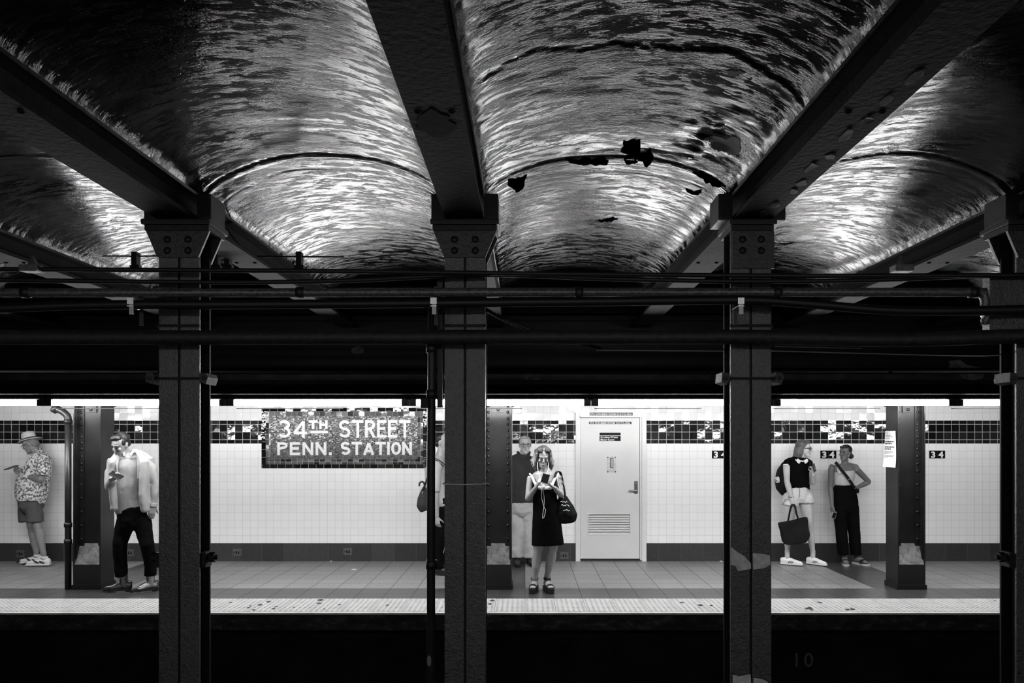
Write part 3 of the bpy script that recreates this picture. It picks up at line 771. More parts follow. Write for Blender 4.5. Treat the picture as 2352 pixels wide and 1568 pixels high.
# near platform lamps, behind the camera
n0 = None
for k in range(-1, 2):
    x0 = -.97+k*3.2
    if n0 is None:
        r = n0 = thing('near_tube_lamp', 'lit fluorescent tube lamp over the near platform behind the viewer', 'lamp', (x0, -.9, 2.5), 'near platform lamps')
        bm = B(); tube(bm, [(x0,-.9,2.5),(x0+1.9,-.9,2.5)], .03, 12); child('lamp_tube', bm, M_TUBE2, r, True)
        bm = B(); box(bm, x0, x0+1.9, -.96, -.84, 2.54, 2.60); box(bm, x0+.4, x0+.42, -.91, -.89, 2.6, 3.05); box(bm, x0+1.4, x0+1.42, -.91, -.89, 2.6, 3.05); child('housing', bm, mat('lamp_housing_paint'), r)
    else:
        r = n0.copy(); COL.objects.link(r); r.location = (x0, -.9, 2.5)
        for ch in n0.children: q = ch.copy(); COL.objects.link(q); q.parent = r
# ---------------------------------------------------------------- the mosaic station sign
def sx_(px): return ax(px, YW)
def sz_(py): return az(py, YW)
r = thing('station_sign', 'large mosaic wall sign reading 34TH STREET PENN. STATION', 'sign', ((SGX0+SGX1)/2, YW-.01, (SGZ0+SGZ1)/2))
M_SB = tile_mat('black_sign_border_tile', .006, .30, .1068, 5.0, SGX0+.06, -1, .005, .07, .12, .4, wav=.2, wsc=9)
M_SBV = tile_mat('black_sign_border_tile_upright', .006, .30, 5.0, .1068, -20, SGZ0+.05, .005, .07, .12, .4, wav=.4, wsc=14)
bm = B(); a, b, c, d = SGX0, SGX1, SGZ0, SGZ1; ib = (sx_(611), sx_(972), sz_(1066), sz_(944.5))
Ys = YW-.006
box(bm, a, b, Ys, YW-.0005, ib[3], d, 0); box(bm, a, b, Ys, YW-.0005, c, ib[2], 0)
box(bm, a, ib[0], Ys, YW-.0005, ib[2], ib[3], 1); box(bm, ib[1], b, Ys, YW-.0005, ib[2], ib[3], 1)
child('outer_border', bm, [M_SB, M_SBV], r)
M_MB = tile_mat('mixed_grey_border_tile', .1, .26, .0777, .0777, ib[0]+.066, ib[3]-.0777*12+.004, .0055, .12, .20, lo=.010, hi=.14, wav=.2, wsc=9)
jb = (sx_(621.7), sx_(959.5), sz_(1054.5), sz_(955.3))
bm = B(); Ys2 = YW-.008
box(bm, ib[0], ib[1], Ys2, YW-.0006, jb[3], ib[3]); box(bm, ib[0], ib[1], Ys2, YW-.0006, ib[2], jb[2])
box(bm, ib[0], jb[0], Ys2, YW-.0006, jb[2], jb[3]); box(bm, jb[1], ib[1], Ys2, YW-.0006, jb[2], jb[3])
child('tile_border', bm, M_MB, r)
M_MF = tile_mat('fine_grey_mosaic', .1, .20, .0215, .0118, 0, 0, .0018, .18, .17, lo=.008, hi=.11, wav=.0)
bm = B(); Ys3 = YW-.007; box(bm, jb[0], jb[1], Ys3, YW-.0007, jb[2], jb[3]); child('mosaic_field', bm, M_MF, r)
# lettering from drawn strokes, as on the sign
def arc(cx, cy, rx, ry, a0, a1, n=12):
    return [(cx+rx*math.cos(math.radians(a0+(a1-a0)*i/n)), cy+ry*math.sin(math.radians(a0+(a1-a0)*i/n))) for i in range(n+1)]
def glyph(ch, w, t):
    h = t/2; L, R_, T_, Bt = h, w-h, 1-h, h; M = w/2
    if ch == 'T': return [[(0,T_),(w,T_)], [(M,T_),(M,0)]]
    if ch == 'H': return [[(L,0),(L,1)], [(R_,0),(R_,1)], [(L,.5),(R_,.5)]]
    if ch == 'E': return [[(L,0),(L,1)], [(0,T_),(w,T_)], [(L,.52),(w*.88,.52)], [(0,Bt),(w,Bt)]]
    if ch == 'I': return [[(M,0),(M,1)]]
    if ch == 'N': return [[(L,0),(L,1)], [(L,1-h*.6),(R_,h*.6)], [(R_,0),(R_,1)]]
    if ch == 'P': return [[(L,0),(L,1)], [(L,T_),(w*.55,T_)]+arc(w*.55, .5+.25-h*.15+0, w*.45-h, .25-h*.85, 90, -90)[1:]+[(L,.5+.0)]]
    if ch == 'R': return [[(L,0),(L,1)], [(L,T_),(w*.52,T_)]+arc(w*.52, .5+.25-h*.35, w*.44-h, .25-h*.65, 90, -90)[1:]+[(L,.47)], [(w*.5,.47),(R_+h*.1,0)]]
    if ch == 'A': return [[(h*.8,0),(M,1-h)], [(M,1-h),(w-h*.8,0)], [(w*.24,.30),(w*.76,.30)]]
    if ch == 'O': return [arc(M, .5, M-h, .5-h, 0, 360, 28)]
    if ch == 'S':
        up = arc(M*1.0, 1-h-(.5-h)/2, M-h, (.5-h)/2, 25, 270, 14); lo_ = arc(M*1.0, h+(.5-h)/2, M-h, (.5-h)/2, 90, -155, 14)
        return [up[:-1]+lo_[0:]]
    if ch == '3':
        up = arc(M, 1-h-(.46-h)/2-.01, M-h*1.6, (.46-h)/2+.01, 155, -90, 14); lo_ = arc(M*.98, h+.27-h/2, M-h, .27-h/2, 90, -150, 14)
        return [up, lo_]
    if ch == '4': return [[(w*.72,0),(w*.72,1-h)], [(w*.72,1-h),(h*.6,.27)], [(h*.2,.27),(w,.27)]]
    if ch == '.': return [[(M,0),(M,t)]]
    return []
def ribbon(bm, path, t, X, Z, S, Yf, dz):
    n = len(path); closed = (Vector(path[0])-Vector(path[-1])).length < 1e-4
    P = [Vector((p[0], p[1])) for p in path]; Lf, Rt = [], []
    for i in range(n):
        if closed: d = P[(i+1) % (n-1)]-P[(i-1) % (n-1)]
        else: d = P[min(i+1,n-1)]-P[max(i-1,0)]
        if d.length < 1e-6: d = P[min(i+1,n-1)]-P[i]
        d.normalize(); nn = Vector((-d.y, d.x))*t/2
        Lf.append(P[i]+nn); Rt.append(P[i]-nn)
    for i in range(n-1):
        q = [Lf[i], Lf[i+1], Rt[i+1], Rt[i]]
        quad(bm, [(X+v.x*S[0], Yf, Z+v.y*S[1]) for v in q])
    for i in range(n-1):
        for a_, b_ in ((Lf[i], Lf[i+1]), (Rt[i], Rt[i+1])): quad(bm, [(X+a_.x*S[0], Yf, Z+a_.y*S[1]), (X+b_.x*S[0], Yf, Z+b_.y*S[1]), (X+b_.x*S[0], Yf+dz, Z+b_.y*S[1]), (X+a_.x*S[0], Yf+dz, Z+a_.y*S[1])])
def word(s, x0, x1, y0, y1, tpx, widths, gap):
    """characters fill pixel box x0..x1, y0..y1 on the wall"""
    H = sz_(y1)-sz_(y0); Wt = sx_(x1)-sx_(x0); t = (tpx/F*YW)/H
    ws = [widths.get(c, .62) for c in s]; tot = sum(ws)+gap*(len(s)-1); k = (Wt/H)/tot
    X = sx_(x0)
    for c, w_ in zip(s, ws):
        bm = B()
        for q_, st in enumerate(glyph(c, w_*k, t)): ribbon(bm, st, t, X, sz_(y0), (H, H), Ys3-.0032-.0005*q_, .004)
        child('letter', bm, M_LET, r)
        X += (w_+gap)*k*H
M_LET = tile_mat('white_mosaic_lettering', .80, .50, .0135, .0118, 0, 0, .0018, .2, .02, .06)
def spx(x): return 590+x/5.737
def spy(y): return 920+y/5.737
Wd = {'I':.24, 'T':.68, 'S':.68, 'E':.56, 'R':.62, 'N':.62, 'A':.72, 'O':.64, 'P':.60, 'H':.62, '3':.66, '4':.72, '.':.24}
word('34', spx(280), spx(668), spy(487), spy(254), 6.1, Wd, .14)
word('TH', spx(684), spx(934), spy(373), spy(258), 5.4, Wd, .12)
bm = B(); box(bm, sx_(spx(706)), sx_(spx(940)), Ys3-.0035, Ys3+.0005, sz_(spy(430)), sz_(spy(394))); child('underline', bm, M_LET, r)
word('STREET', spx(1085), spx(2025), spy(485), spy(256), 6.1, Wd, .10)
Wd2 = dict(Wd); Wd2.update({'P':.74, 'E':.76, 'N':.78, 'S':.76, 'T':.84, 'A':.86, 'O':.78})
word('PENN', spx(272), spx(918), spy(717), spy(545), 6.0, Wd2, .16)
bm = B(); box(bm, sx_(spx(952)), sx_(spx(990)), Ys3-.0035, Ys3+.0005, sz_(spy(717)), sz_(spy(678))); child('full_stop', bm, M_LET, r)
word('STATION', spx(1108), spx(2045), spy(713), spy(541), 6.0, Wd2, .09)

# ---------------------------------------------------------------- the 34 tiles
M_BT = mat('black_glazed_tile', .006, .12)
for i, (x, lab) in enumerate(((1635, 'small black tile reading 34 half hidden behind the peeling track column'), (1884, 'small black tile reading 34 between the two young women'), (2134, 'small black tile reading 34 right of the platform column with the notice'))):
    a, b = ax(x, YW), ax(x+36.5, YW); z0, z1 = az(1052.5, YW), az(1034.5, YW)
    r = thing('number_tile', lab, 'sign', ((a+b)/2, YW-.003, z0), 'number tiles on the wall')
    bm = B(); box(bm, a, (a+b)/2-.001, YW-.005, YW-.0005, z0, z1, bev=.001); box(bm, (a+b)/2+.001, b, YW-.005, YW-.0005, z0, z1, bev=.001); child('tile', bm, M_BT, r)
    bm = text_mesh('3', .118, ((a*3+b)/4, YW-.006, z0+.0125), True, .004, .001, sx=1.12)
    child('numeral', bm, mat('white_numeral', .8, .3), r)
    bm = text_mesh('4', .118, ((a+b*3)/4-.004, YW-.006, z0+.0125), True, .004, .001, sx=1.12)
    child('numeral', bm, mat('white_numeral'), r)

# ---------------------------------------------------------------- service door
M_DOOR = mat('pale_painted_door', .60, .38, 0, .5, .03, 3, .12, 40, .002)
M_FRAME = mat('pale_door_frame', .66, .35, 0, .5, .03, 3)
r = bpy.data.objects.new('door_1', None); COL.objects.link(r); r.location = ((DX0+DX1)/2, YW, 0); r['kind'] = 'structure'
bm = B(); fw = .052; yf = YW-.035
box(bm, DX0, DX0+fw, yf, YW+.10, 0, DZT, bev=.003); box(bm, DX1-fw-.01, DX1, yf, YW+.10, 0, DZT, bev=.003); box(bm, DX0+fw, DX1-fw-.01, yf, YW+.10, DZT-.062, DZT, bev=.003)
box(bm, DX0+fw, DX0+fw+.012, YW-.018, YW+.10, 0, DZT-.062); box(bm, DX1-fw-.034, DX1-fw-.01, YW-.010, YW+.10, 0, DZT-.062); box(bm, DX0+fw, DX1-fw-.01, YW-.018, YW+.10, DZT-.080, DZT-.062)
child('door_frame', bm, M_FRAME, r)
lx0, lx1, lz0, lz1 = DX0+fw+.014, DX1-fw-.040, .035, DZT-.088
yl = YW-.005
vx0, vx1, vz0, vz1 = ax(1352, YW), ax(1447, YW), az(1226, YW), az(1181, YW)
bm = B()
box(bm, lx0, vx0, yl, yl+.045, lz0, lz1); box(bm, vx1, lx1, yl, yl+.045, lz0, lz1); box(bm, vx0, vx1, yl, yl+.045, lz0, vz0); box(bm, vx0, vx1, yl, yl+.045, vz1, lz1)
leaf = child('door_leaf', bm, M_DOOR, r)
bm = B(); f_ = .018
for q in ((vx0-f_,vx1+f_,vz1,vz1+f_),(vx0-f_,vx1+f_,vz0-f_,vz0),(vx0-f_,vx0,vz0,vz1),(vx1,vx1+f_,vz0,vz1)): box(bm, q[0], q[1], yl-.006, yl+.0, q[2], q[3], bev=.002)
n_ = 8
for j in range(n_):
    z = vz0+(vz1-vz0)*(j+.5)/n_
    prism(bm, [(vx0,yl+.004,z-.019),(vx0,yl+.007,z-.019),(vx0,yl+.034,z+.008),(vx0,yl+.030,z+.010)], (vx1-vx0,0,0))
box(bm, vx0, vx1, yl+.038, yl+.044, vz0, vz1)
child('louvre_vent', bm, M_DOOR, r)
bm = B(); box(bm, lx0, lx1+.03, YW-.02, YW+.1, 0, .012); box(bm, lx0, lx1, yl+.02, yl+.045, .012, .035); child('threshold', bm, mat('dark_threshold', .03, .6), r)
M_LOCK = mat('brushed_lock_metal', .35, .35, .7)
bm = B(); a = at(1404.5, 1066.5, YW); box(bm, a.x-.063, a.x+.063, yl-.004, yl, a.z-.112, a.z+.112, bev=.001)
lock = child('lock_plate', bm, mat('pale_lock_metal', .5, .4, .3, .5, .25, 30), r)
bm = B(); box(bm, a.x-.024, a.x+.026, yl-.007, yl-.004, a.z-.048, a.z+.092); sub('cylinder_slot', bm, mat('dark_slot', .02, .5), lock)
bm = B(); box(bm, a.x-.015, a.x+.022, yl-.010, yl-.007, a.z-.040, a.z+.085, bev=.002); tube(bm, [(a.x+.003, yl-.014, a.z+.03), (a.x+.003, yl-.008, a.z+.03)], .010, 12); sub('lock_cylinder', bm, M_LOCK, lock)
bm = B()
for sx2 in (-.052, .052):
    for sz2 in (-.10, .10): add_rivet(bm, a.x+sx2, yl-.005, a.z+sz2, .009)
sub('screws', bm, mat('dark_slot'), lock)
a = at(1461, 1119, YW)
bm = B(); box(bm, a.x-.027, a.x+.022, yl-.010, yl, a.z-.088, a.z+.088, bev=.003); box(bm, a.x-.02, a.x+.015, yl-.012, yl-.01, a.z+.0, a.z+.01); hd = child('door_handle', bm, mat('dark_handle_plate', .10, .4, .5), r)
bm = B(); tube(bm, [(a.x-.002,yl-.008,a.z-.042),(a.x-.002,yl-.05,a.z-.042)], .013, 10); tube(bm, smoothpath([(a.x-.002,yl-.05,a.z-.042),(a.x-.04,yl-.055,a.z-.040),(a.x-.11,yl-.05,a.z-.042)], 4), .012, 10); sub('lever', bm, M_LOCK, hd, True)
bm = B(); tube(bm, [(a.x-.002,yl-.016,a.z+.055),(a.x-.002,yl-.010,a.z+.055)], .014, 12); sub('key_cylinder', bm, M_LOCK, hd, True)
# three stickers
def sticker(x0, x1, y0, y1, yy, txts, lab, tsz, c=.03, rot=0, line=None, tilt=0):
    rr = thing('door_sticker' if yy > -1 else '', lab, 'sticker', at((x0+x1)/2, y1, yy))
    bm = B(); box(bm, ax(x0,YW), ax(x1,YW), yy-.0015, yy, az(y1,YW), az(y0,YW)); 
    child('backing', bm, mat('dark_label_%g' % c, c, .7, 0, .2), rr)
    bm = B()
    if line: box(bm, ax(x0,YW), ax(x1,YW), yy-.0022, yy-.0016, az(line+.4,YW), az(line-.4,YW))
    for s_, x, y, size, sp, bo in txts:
        t = text_mesh(s_, size, (ax(x,YW), yy-.0025, az(y,YW)), False, bo, .0004, sp)
        m_ = bpy.data.meshes.new('x'); t.to_mesh(m_); t.free(); bm.from_mesh(m_); bpy.data.meshes.remove(m_)
    child('printed_words', bm, mat('white_print', .75, .5), rr)
def fitw(s_, size, wpx, bo):
    c = bpy.data.curves.new('t', 'FONT'); c.body = s_; c.size = size; o = bpy.data.objects.new('t', c); COL.objects.link(o)
    bpy.context.view_layer.update(); w0 = o.dimensions.x; bpy.data.objects.remove(o); bpy.data.curves.remove(c)
    return size*(wpx/F*YW)/w0
T = 'STA SCRUBBER ROOM 212-712-4236'
sz0 = fitw(T, .05, 94, 0)
sticker(1354, 1452.5, 947.5, 954, yf, [(T, 1355.5, 953.2, sz0, 1.0, .0005)], 'narrow dark label reading STA SCRUBBER ROOM 212-712-4236 on the frame above the door', 0, .10)
sticker(1352.5, 1450.5, 968.3, 974, yl, [(T, 1354.5, 973.4, sz0*.98, 1.0, .0005)], 'narrow dark label reading STA SCRUBBER ROOM 212-712-4236 on the door itself', 0, .06)
s1 = fitw('Scrubber/Water', .05, 40.5, 0)
sticker(1377, 1425.5, 993.3, 1012.8, yl, [('Scrubber/Water', 1379, 1005.6, s1, 1.0, .0005), ('Meter Room', 1379, 1011.6, s1, 1.0, .0005)], 'black door sign reading Scrubber/Water Meter Room', 0, .008, line=1000)
# ---------------------------------------------------------------- people
def skin_mat(name, c=.3): return mat(name, c, .5, 0, .4, .10, 25, .12, 90, .002)
def cloth_mat(name, c=.3, var=.06, rough=.85, bs=.5, sc=14): return mat(name, c*(.5 if c < .01 else 1), rough, 0, .05 if c < .02 else .2, var, 8, bs, sc, .012)
def bake(name, bm, m, root, vox=.007, smooth=3, amp=0.0, sc=9.0, part=None, stretch=(1,1,1)):
    """joins overlapping solids into one continuous surface (voxel remesh), smooths it, adds folds"""
    bmesh.ops.recalc_face_normals(bm, faces=bm.faces[:])
    me = bpy.data.meshes.new(name); bm.to_mesh(me); bm.free()
    o = bpy.data.objects.new(name, me); COL.objects.link(o)
    md = o.modifiers.new('r', 'REMESH'); md.mode = 'VOXEL'; md.voxel_size = vox; md.use_smooth_shade = True
    if smooth:
        sm = o.modifiers.new('s', 'SMOOTH'); sm.iterations = smooth; sm.factor = .5
    dg = bpy.context.evaluated_depsgraph_get(); me2 = bpy.data.meshes.new_from_object(o.evaluated_get(dg))
    o.modifiers.clear(); o.data = me2; bpy.data.meshes.remove(me)
    n = len(me2.vertices); co = np.empty(n*3, dtype=np.float32); me2.vertices.foreach_get('co', co); co = co.reshape(-1, 3)
    if amp:
        no = np.empty(n*3, dtype=np.float32); me2.vertices.foreach_get('normal', no); no = no.reshape(-1, 3)
        st = Vector(stretch); d = np.array([noise.noise(Vector((p[0]*sc*st.x, p[1]*sc*st.y, p[2]*sc*st.z)))+.5*noise.noise(Vector((p[0]*sc*2.3*st.x, p[1]*sc*2.3*st.y, p[2]*sc*2.3*st.z))) for p in co.tolist()])
        co = co + no*(d*amp)[:, None]
    L = np.array(root.location); co = co - L
    me2.vertices.foreach_set('co', co.astype(np.float32).ravel()); me2.name = name
    me2.polygons.foreach_set('use_smooth', [True]*len(me2.polygons)); me2.materials.clear(); me2.materials.append(m); me2.update()
    o.name = name; o.parent = part or root
    return o
def hframe(C, yaw, pitch=0, roll=0, s=1.0):
    R_ = math.radians
    return Matrix.Translation(Vector(C)) @ Matrix.Rotation(R_(yaw), 4, 'Z') @ Matrix.Rotation(R_(pitch), 4, 'X') @ Matrix.Rotation(R_(roll), 4, 'Y') @ Matrix.Scale(s, 4)
HEADP = [(-.120,.014,-.074,-.045),(-.112,.030,-.085,-.030),(-.095,.042,-.090,-.012),(-.078,.050,-.088,.010),(-.058,.057,-.086,.040),(-.035,.063,-.084,.066),(-.012,.068,-.079,.084),
         (.008,.071,-.079,.093),(.026,.073,-.088,.098),(.050,.074,-.088,.099),(.075,.069,-.078,.093),(.095,.057,-.060,.078),(.110,.038,-.036,.054),(.118,.016,-.010,.026)]
def head_mesh(bm, M, male=True):
    rings = []; n = 20
    for z, w_, f, b in HEADP:
        if not male: w_ *= .95
        cy = (f+b)/2; ry = (b-f)/2; rg = []
        for i in range(n):
            th = 2*math.pi*i/n; c, s_ = math.cos(th), math.sin(th)
            c = math.copysign(abs(c)**.9, c); s_ = math.copysign(abs(s_)**.9, s_)
            rg.append(bm.verts.new(M @ Vector((w_*c, cy+ry*s_, z))))
        rings.append(rg)
    for A, Bq in zip(rings, rings[1:]):
        for i in range(n): bm.faces.new([A[i], A[(i+1)%n], Bq[(i+1)%n], Bq[i]])
    bm.faces.new(rings[0][::-1]); bm.faces.new(rings[-1])
    T = lambda *p: M @ Vector(p)
    s = M.to_scale().x; R3 = M.to_3x3().normalized()
    lx = R3 @ Vector((1,0,0))
    loft(bm, [T(0,-.080,.024), T(0,-.094,.004), T(0,-.106,-.018), T(0,-.108,-.028), T(0,-.088,-.040)], [(.007*s,.009*s),(.009*s,.011*s),(.013*s,.012*s),(.015*s,.010*s),(.012*s,.006*s)], ref=lx, n=10)
    loft(bm, [T(-.045,-.074,.027), T(-.02,-.086,.030), T(0,-.087,.026), T(.02,-.086,.030), T(.045,-.074,.027)], [.008*s,.009*s,.008*s,.009*s,.008*s], ref=R3 @ Vector((0,0,1)), n=8)
    ellip(bm, T(0,-.086,-.063), (.022*s,.010*s,.010*s), R3); ellip(bm, T(0,-.084,-.105), (.018*s,.012*s,.014*s), R3)
    for sx in (-1, 1):
        ellip(bm, T(sx*.036,-.066,-.022), (.024*s,.020*s,.020*s), R3)
        ellip(bm, T(sx*(.074 if male else .070),.012,-.004), (.010*s,.020*s,.031*s), R3)
def neck(bm, M, base, r=.055):
    a = M @ Vector((0, .012, -.055)); b = Vector(base); loft(bm, [a, a.lerp(b, .5), b], [r*.95, r*.95, r*1.15], n=14)
def face_bits(M, root, down=False, glasses=None, browc=.03, lipc=None, eyes=True):
    s = M.to_scale().x; R3 = M.to_3x3().normalized(); T = lambda *p: M @ Vector(p); lx = R3 @ Vector((1,0,0))
    for sx in (-1, 1):
        if eyes:
            bm = B()
            if down: loft(bm, [T(sx*.018,-.080,.001), T(sx*.031,-.085,-.004), T(sx*.045,-.078,.000)], [.0025*s,.0038*s,.0025*s], ref=R3 @ Vector((0,0,1)), n=6)
            else: ellip(bm, T(sx*.031,-.078,.004), (.012*s,.008*s,.0055*s), R3)
            child('eye', bm, mat('dark_eye', .015, .25), root, True)
        bm = B(); loft(bm, [T(sx*.016,-.092,.024), T(sx*.032,-.092,.030), T(sx*.050,-.079,.025)], [.0025*s,.0042*s,.002*s], ref=R3 @ Vector((0,0,1)), n=6)
        child('eyebrow', bm, mat('brow_hair_%g' % browc, browc, .8), root, True)
    if lipc is not None:
        bm = B(); loft(bm, [T(-.020,-.090,-.064), T(-.007,-.0965,-.060), T(0,-.097,-.062), T(.007,-.0965,-.060), T(.020,-.090,-.064)], [.002*s,.006*s,.006*s,.006*s,.002*s], ref=R3 @ Vector((0,0,1)), n=8)
        child('lips', bm, mat('lips_%g' % lipc, lipc, .45), root, True)
    if glasses:
        bm = B(); lens = glasses == 'dark'
        for sx in (-1, 1):
            c = T(sx*.034,-.100,.003)
            if lens: ellip(bm, c, (.029*s,.004*s,.021*s), R3)
            else:
                P = [T(sx*.034+.026*math.cos(t), -.101, .000+.018*math.sin(t)) for t in [2*math.pi*k/14 for k in range(15)]]
                tube(bm, P, .0022, 6)
            tube(bm, [T(sx*.060,-.098,.008), T(sx*.074,-.05,.010), T(sx*.078,.02,.008)], .0025*(1.6 if lens else 1), 6)
        tube(bm, [T(-.008,-.103,.007), T(.008,-.103,.007)], .003, 6)
        child('sunglasses' if lens else 'glasses', bm, mat('black_frame', .008, .2), root, True)
def hand(bm, W, d, n, s=1.0, curl=(25,35,25), side=1, spread=.004, fc=None):
    """palm, four unequal bent fingers, thumb from the side of the palm"""
    W = Vector(W); d = Vector(d).normalized(); n = Vector(n); n = (n-d*n.dot(d)).normalized(); l = d.cross(n)*side
    loft(bm, [W-d*.02*s, W+d*.015*s, W+d*.05*s, W+d*.088*s], [(.024*s,.021*s),(.031*s,.019*s),(.040*s,.017*s),(.040*s,.014*s)], ref=l, n=12)
    for i, (L, off) in enumerate(((.072,.031),(.080,.0105),(.075,-.010),(.060,-.030))):
        p = W+d*(.086-.004*abs(i-1))*s+l*off*s; dd = (d+l*(off*spread*20)).normalized(); nn = n.copy(); pts = [p-dd*.01*s, p]; ang = 0
        for seg, c_ in zip((.45,.32,.23), curl):
            ax_ = dd.cross(nn).normalized(); q = Matrix.Rotation(math.radians(c_*(1+.06*i)), 3, ax_); dd = (q @ dd).normalized(); nn = (q @ nn).normalized()
            p = p+dd*L*seg*s; pts.append(p)
        loft(bm, pts, [.0092*s,.0092*s,.0088*s,.0082*s,.0070*s], n=8)
    p = W+d*.022*s+l*.028*s; dd = (d*.62+l*.62+n*.35).normalized()
    loft(bm, [p, p+dd*.032*s, p+dd*.032*s+(dd+n*.3+d*.3).normalized()*.026*s, p+dd*.032*s+(dd+n*.4+d*.6).normalized()*.048*s], [.014*s,.0115*s,.0100*s,.0080*s], n=8)
def arm(bm, S, E, W, r=(.050,.040,.027)):
    S, E, W = map(Vector, (S, E, W)); m1 = S.lerp(E, .45); m2 = E.lerp(W, .3)
    loft(bm, [S, m1, E], [r[0], r[0]*.93, r[1]*.95], n=12); loft(bm, [E, m2, W], [r[1]*.95, r[1]*1.02, r[2]], n=12)
def leg(bm, H, K, A, r=(.085,.056,.058,.037)):
    H, K, A = map(Vector, (H, K, A)); loft(bm, [H, H.lerp(K,.5), K], [r[0], r[0]*.86, r[1]], n=14)
    sh = K.lerp(A, .30)+Vector((0,.014,0)); loft(bm, [K, K.lerp(A,.10), sh, K.lerp(A,.62), K.lerp(A,.85), A], [r[1]*.98, r[1]*.86, r[2], r[2]*.78, r[3]*.98, r[3]], n=14)
def foot(bm, A, d, L=.24, z=0.02, s=1.0):
    k = 1.0 if L < .22 or z >= .05 else .74
    if k < 1: L = L-.05
    A = Vector(A); d = Vector((d[0], d[1], 0)).normalized(); h = Vector((A.x, A.y, 0))-d*.055
    P = [Vector((h.x, h.y, z+.035)), h+d*.05+Vector((0,0,z+.045)), h+d*.12+Vector((0,0,z+.036)), h+d*(L*.8)+Vector((0,0,z+.022)), h+d*L+Vector((0,0,z+.016))]
    lat = d.cross(Vector((0,0,1)))
    loft(bm, P, [(a_*k, b_*k) for a_, b_ in ((.030,.032),(.034,.042),(.038,.034),(.043,.020),(.030,.014))], ref=lat, n=12)
    loft(bm, [Vector((A.x, A.y, .19)), Vector((A.x, A.y, .12)), Vector((A.x, A.y, z+.05))], [.034,.033,.040*k], n=12)
def shoe_bm(A, d, L=.29, hgt=.075, wd=.048, toe=1.0, z0=.0, heel=0.0):
    """upper and sole of a shoe standing at z0; toe<1 is pointed"""
    A = Vector(A); d = Vector((d[0], d[1], 0)).normalized(); lat = d.cross(Vector((0,0,1))); h = Vector((A.x, A.y, z0))-d*.075
    up = B(); Z = Vector((0,0,1))
    loft(up, [h+Z*(.045+heel), h+d*.05*1+Z*(.05+heel*.8), h+d*.13+Z*(.045+heel*.4), h+d*(L*.72)+Z*.036, h+d*(L*.92)+Z*.030, h+d*L+Z*.026],
         [(wd*.62,hgt*.50),(wd*.80,hgt*.60),(wd*.88,hgt*.50),(wd*1.0,hgt*.34),(wd*.78*toe,hgt*.26),(wd*.42*toe,hgt*.18)], ref=lat, n=14)
    so = B(); ring = []
    prof = [(-.012,.55),(.0,.72),(.08,.82),(.16,.78),(.22,.96),(.27,.90*toe),(.30,.62*toe),(.315,.28*toe)]
    k = L/.30
    for x, w_ in prof: ring.append(h+d*x*k+lat*wd*w_)
    for x, w_ in prof[::-1]: ring.append(h+d*x*k-lat*wd*w_)
    prism(so, ring, (0,0,.024))
    return up, so
def phone(lab, C, u, v, w_=.072, h_=.148, m=None, cat='phone'):
    """u: direction of its long side, v: direction of its short side"""
    C = Vector(C); u = Vector(u).normalized(); v = Vector(v); v = (v-u*v.dot(u)).normalized(); n = u.cross(v)
    r = thing('phone', lab, cat, C)
    bm = B(); box(bm, -w_/2, w_/2, -.0045, .0045, -h_/2, h_/2, bev=.003)
    R_ = Matrix((v, n, u)).transposed().to_4x4()
    bmesh.ops.transform(bm, verts=bm.verts[:], matrix=Matrix.Translation(C) @ R_); child('case', bm, m or mat('black_phone_case', .012, .3), r)
    bm = B(); box(bm, -w_/2+.004, w_/2-.004, -.0055, -.0046, -h_/2+.005, h_/2-.005)
    bmesh.ops.transform(bm, verts=bm.verts[:], matrix=Matrix.Translation(C) @ R_); child('screen', bm, mat('dark_glass_screen', .01, .08), r)
    return r
def mapper(ox, oy, sc, Y0): return (lambda x, y, dy=0.0: at(ox+x/sc, oy+y/sc, Y0+dy)), 1/sc/F*Y0
def person(lab, p): return thing('person', lab, 'person', (p[0], p[1], 0))
V_ = Vector

# -- man in the straw hat, left, in profile
Q, u1 = mapper(0, 960, 3.7325, 10.68)
P1 = person('man in a pale brimmed hat, floral shirt and shorts looking down at a phone', Q(300, 1240))
sk = skin_mat('tanned_skin', .20)
M = hframe(Q(262, 222), -88, 24, 0, .98)
bm = B(); head_mesh(bm, M); neck(bm, M, Q(330, 320), .058)
Ly = V_((0,1,0))
loft(bm, [Q(335,330), Q(320,450), Q(275,580), Q(275,700)], [(.15,.08),(.14,.12),(.14,.12),(.11,.08)], ref=Ly, n=16)
for sy, S, E, W in ((-1, Q(378,370,-.19), Q(350,530,-.24), Q(195,478,-.10)), (1, Q(368,370,.17), Q(325,500,.16), Q(190,468,.06))):
    arm(bm, S, E, W, (.050,.045,.030)); hand(bm, W, (-.9,.15*-sy*-1,.32), (.2, -sy*-.3, .9), 1.0, (30,35,30), -sy)
leg(bm, Q(280,740,-.075), Q(322,930,-.10), Q(372,1160,-.10), (.070,.056,.062,.038)); leg(bm, Q(255,740,.08), Q(270,930,.06), Q(312,1150,.06), (.070,.056,.062,.038))
foot(bm, Q(375,1215,-.10), (-1,-.05), .25, .02); foot(bm, Q(312,1200,.06), (-1,.05), .25, .02)
bake('body', bm, sk, P1, .0065, 2)
face_bits(M, P1, True, 'clear', .08, .15)
bm = B(); T = lambda *p: M @ V_(p)
ellip(bm, T(0,.035,.035), (.078,.075,.078), M.to_3x3().normalized()); ellip(bm, T(0,.06,-.02), (.066,.05,.05), M.to_3x3().normalized())
bake('hair', bm, mat('short_grey_hair', .16, .9, 0, .2, .5, 60), P1, .007, 1, .003, 60)
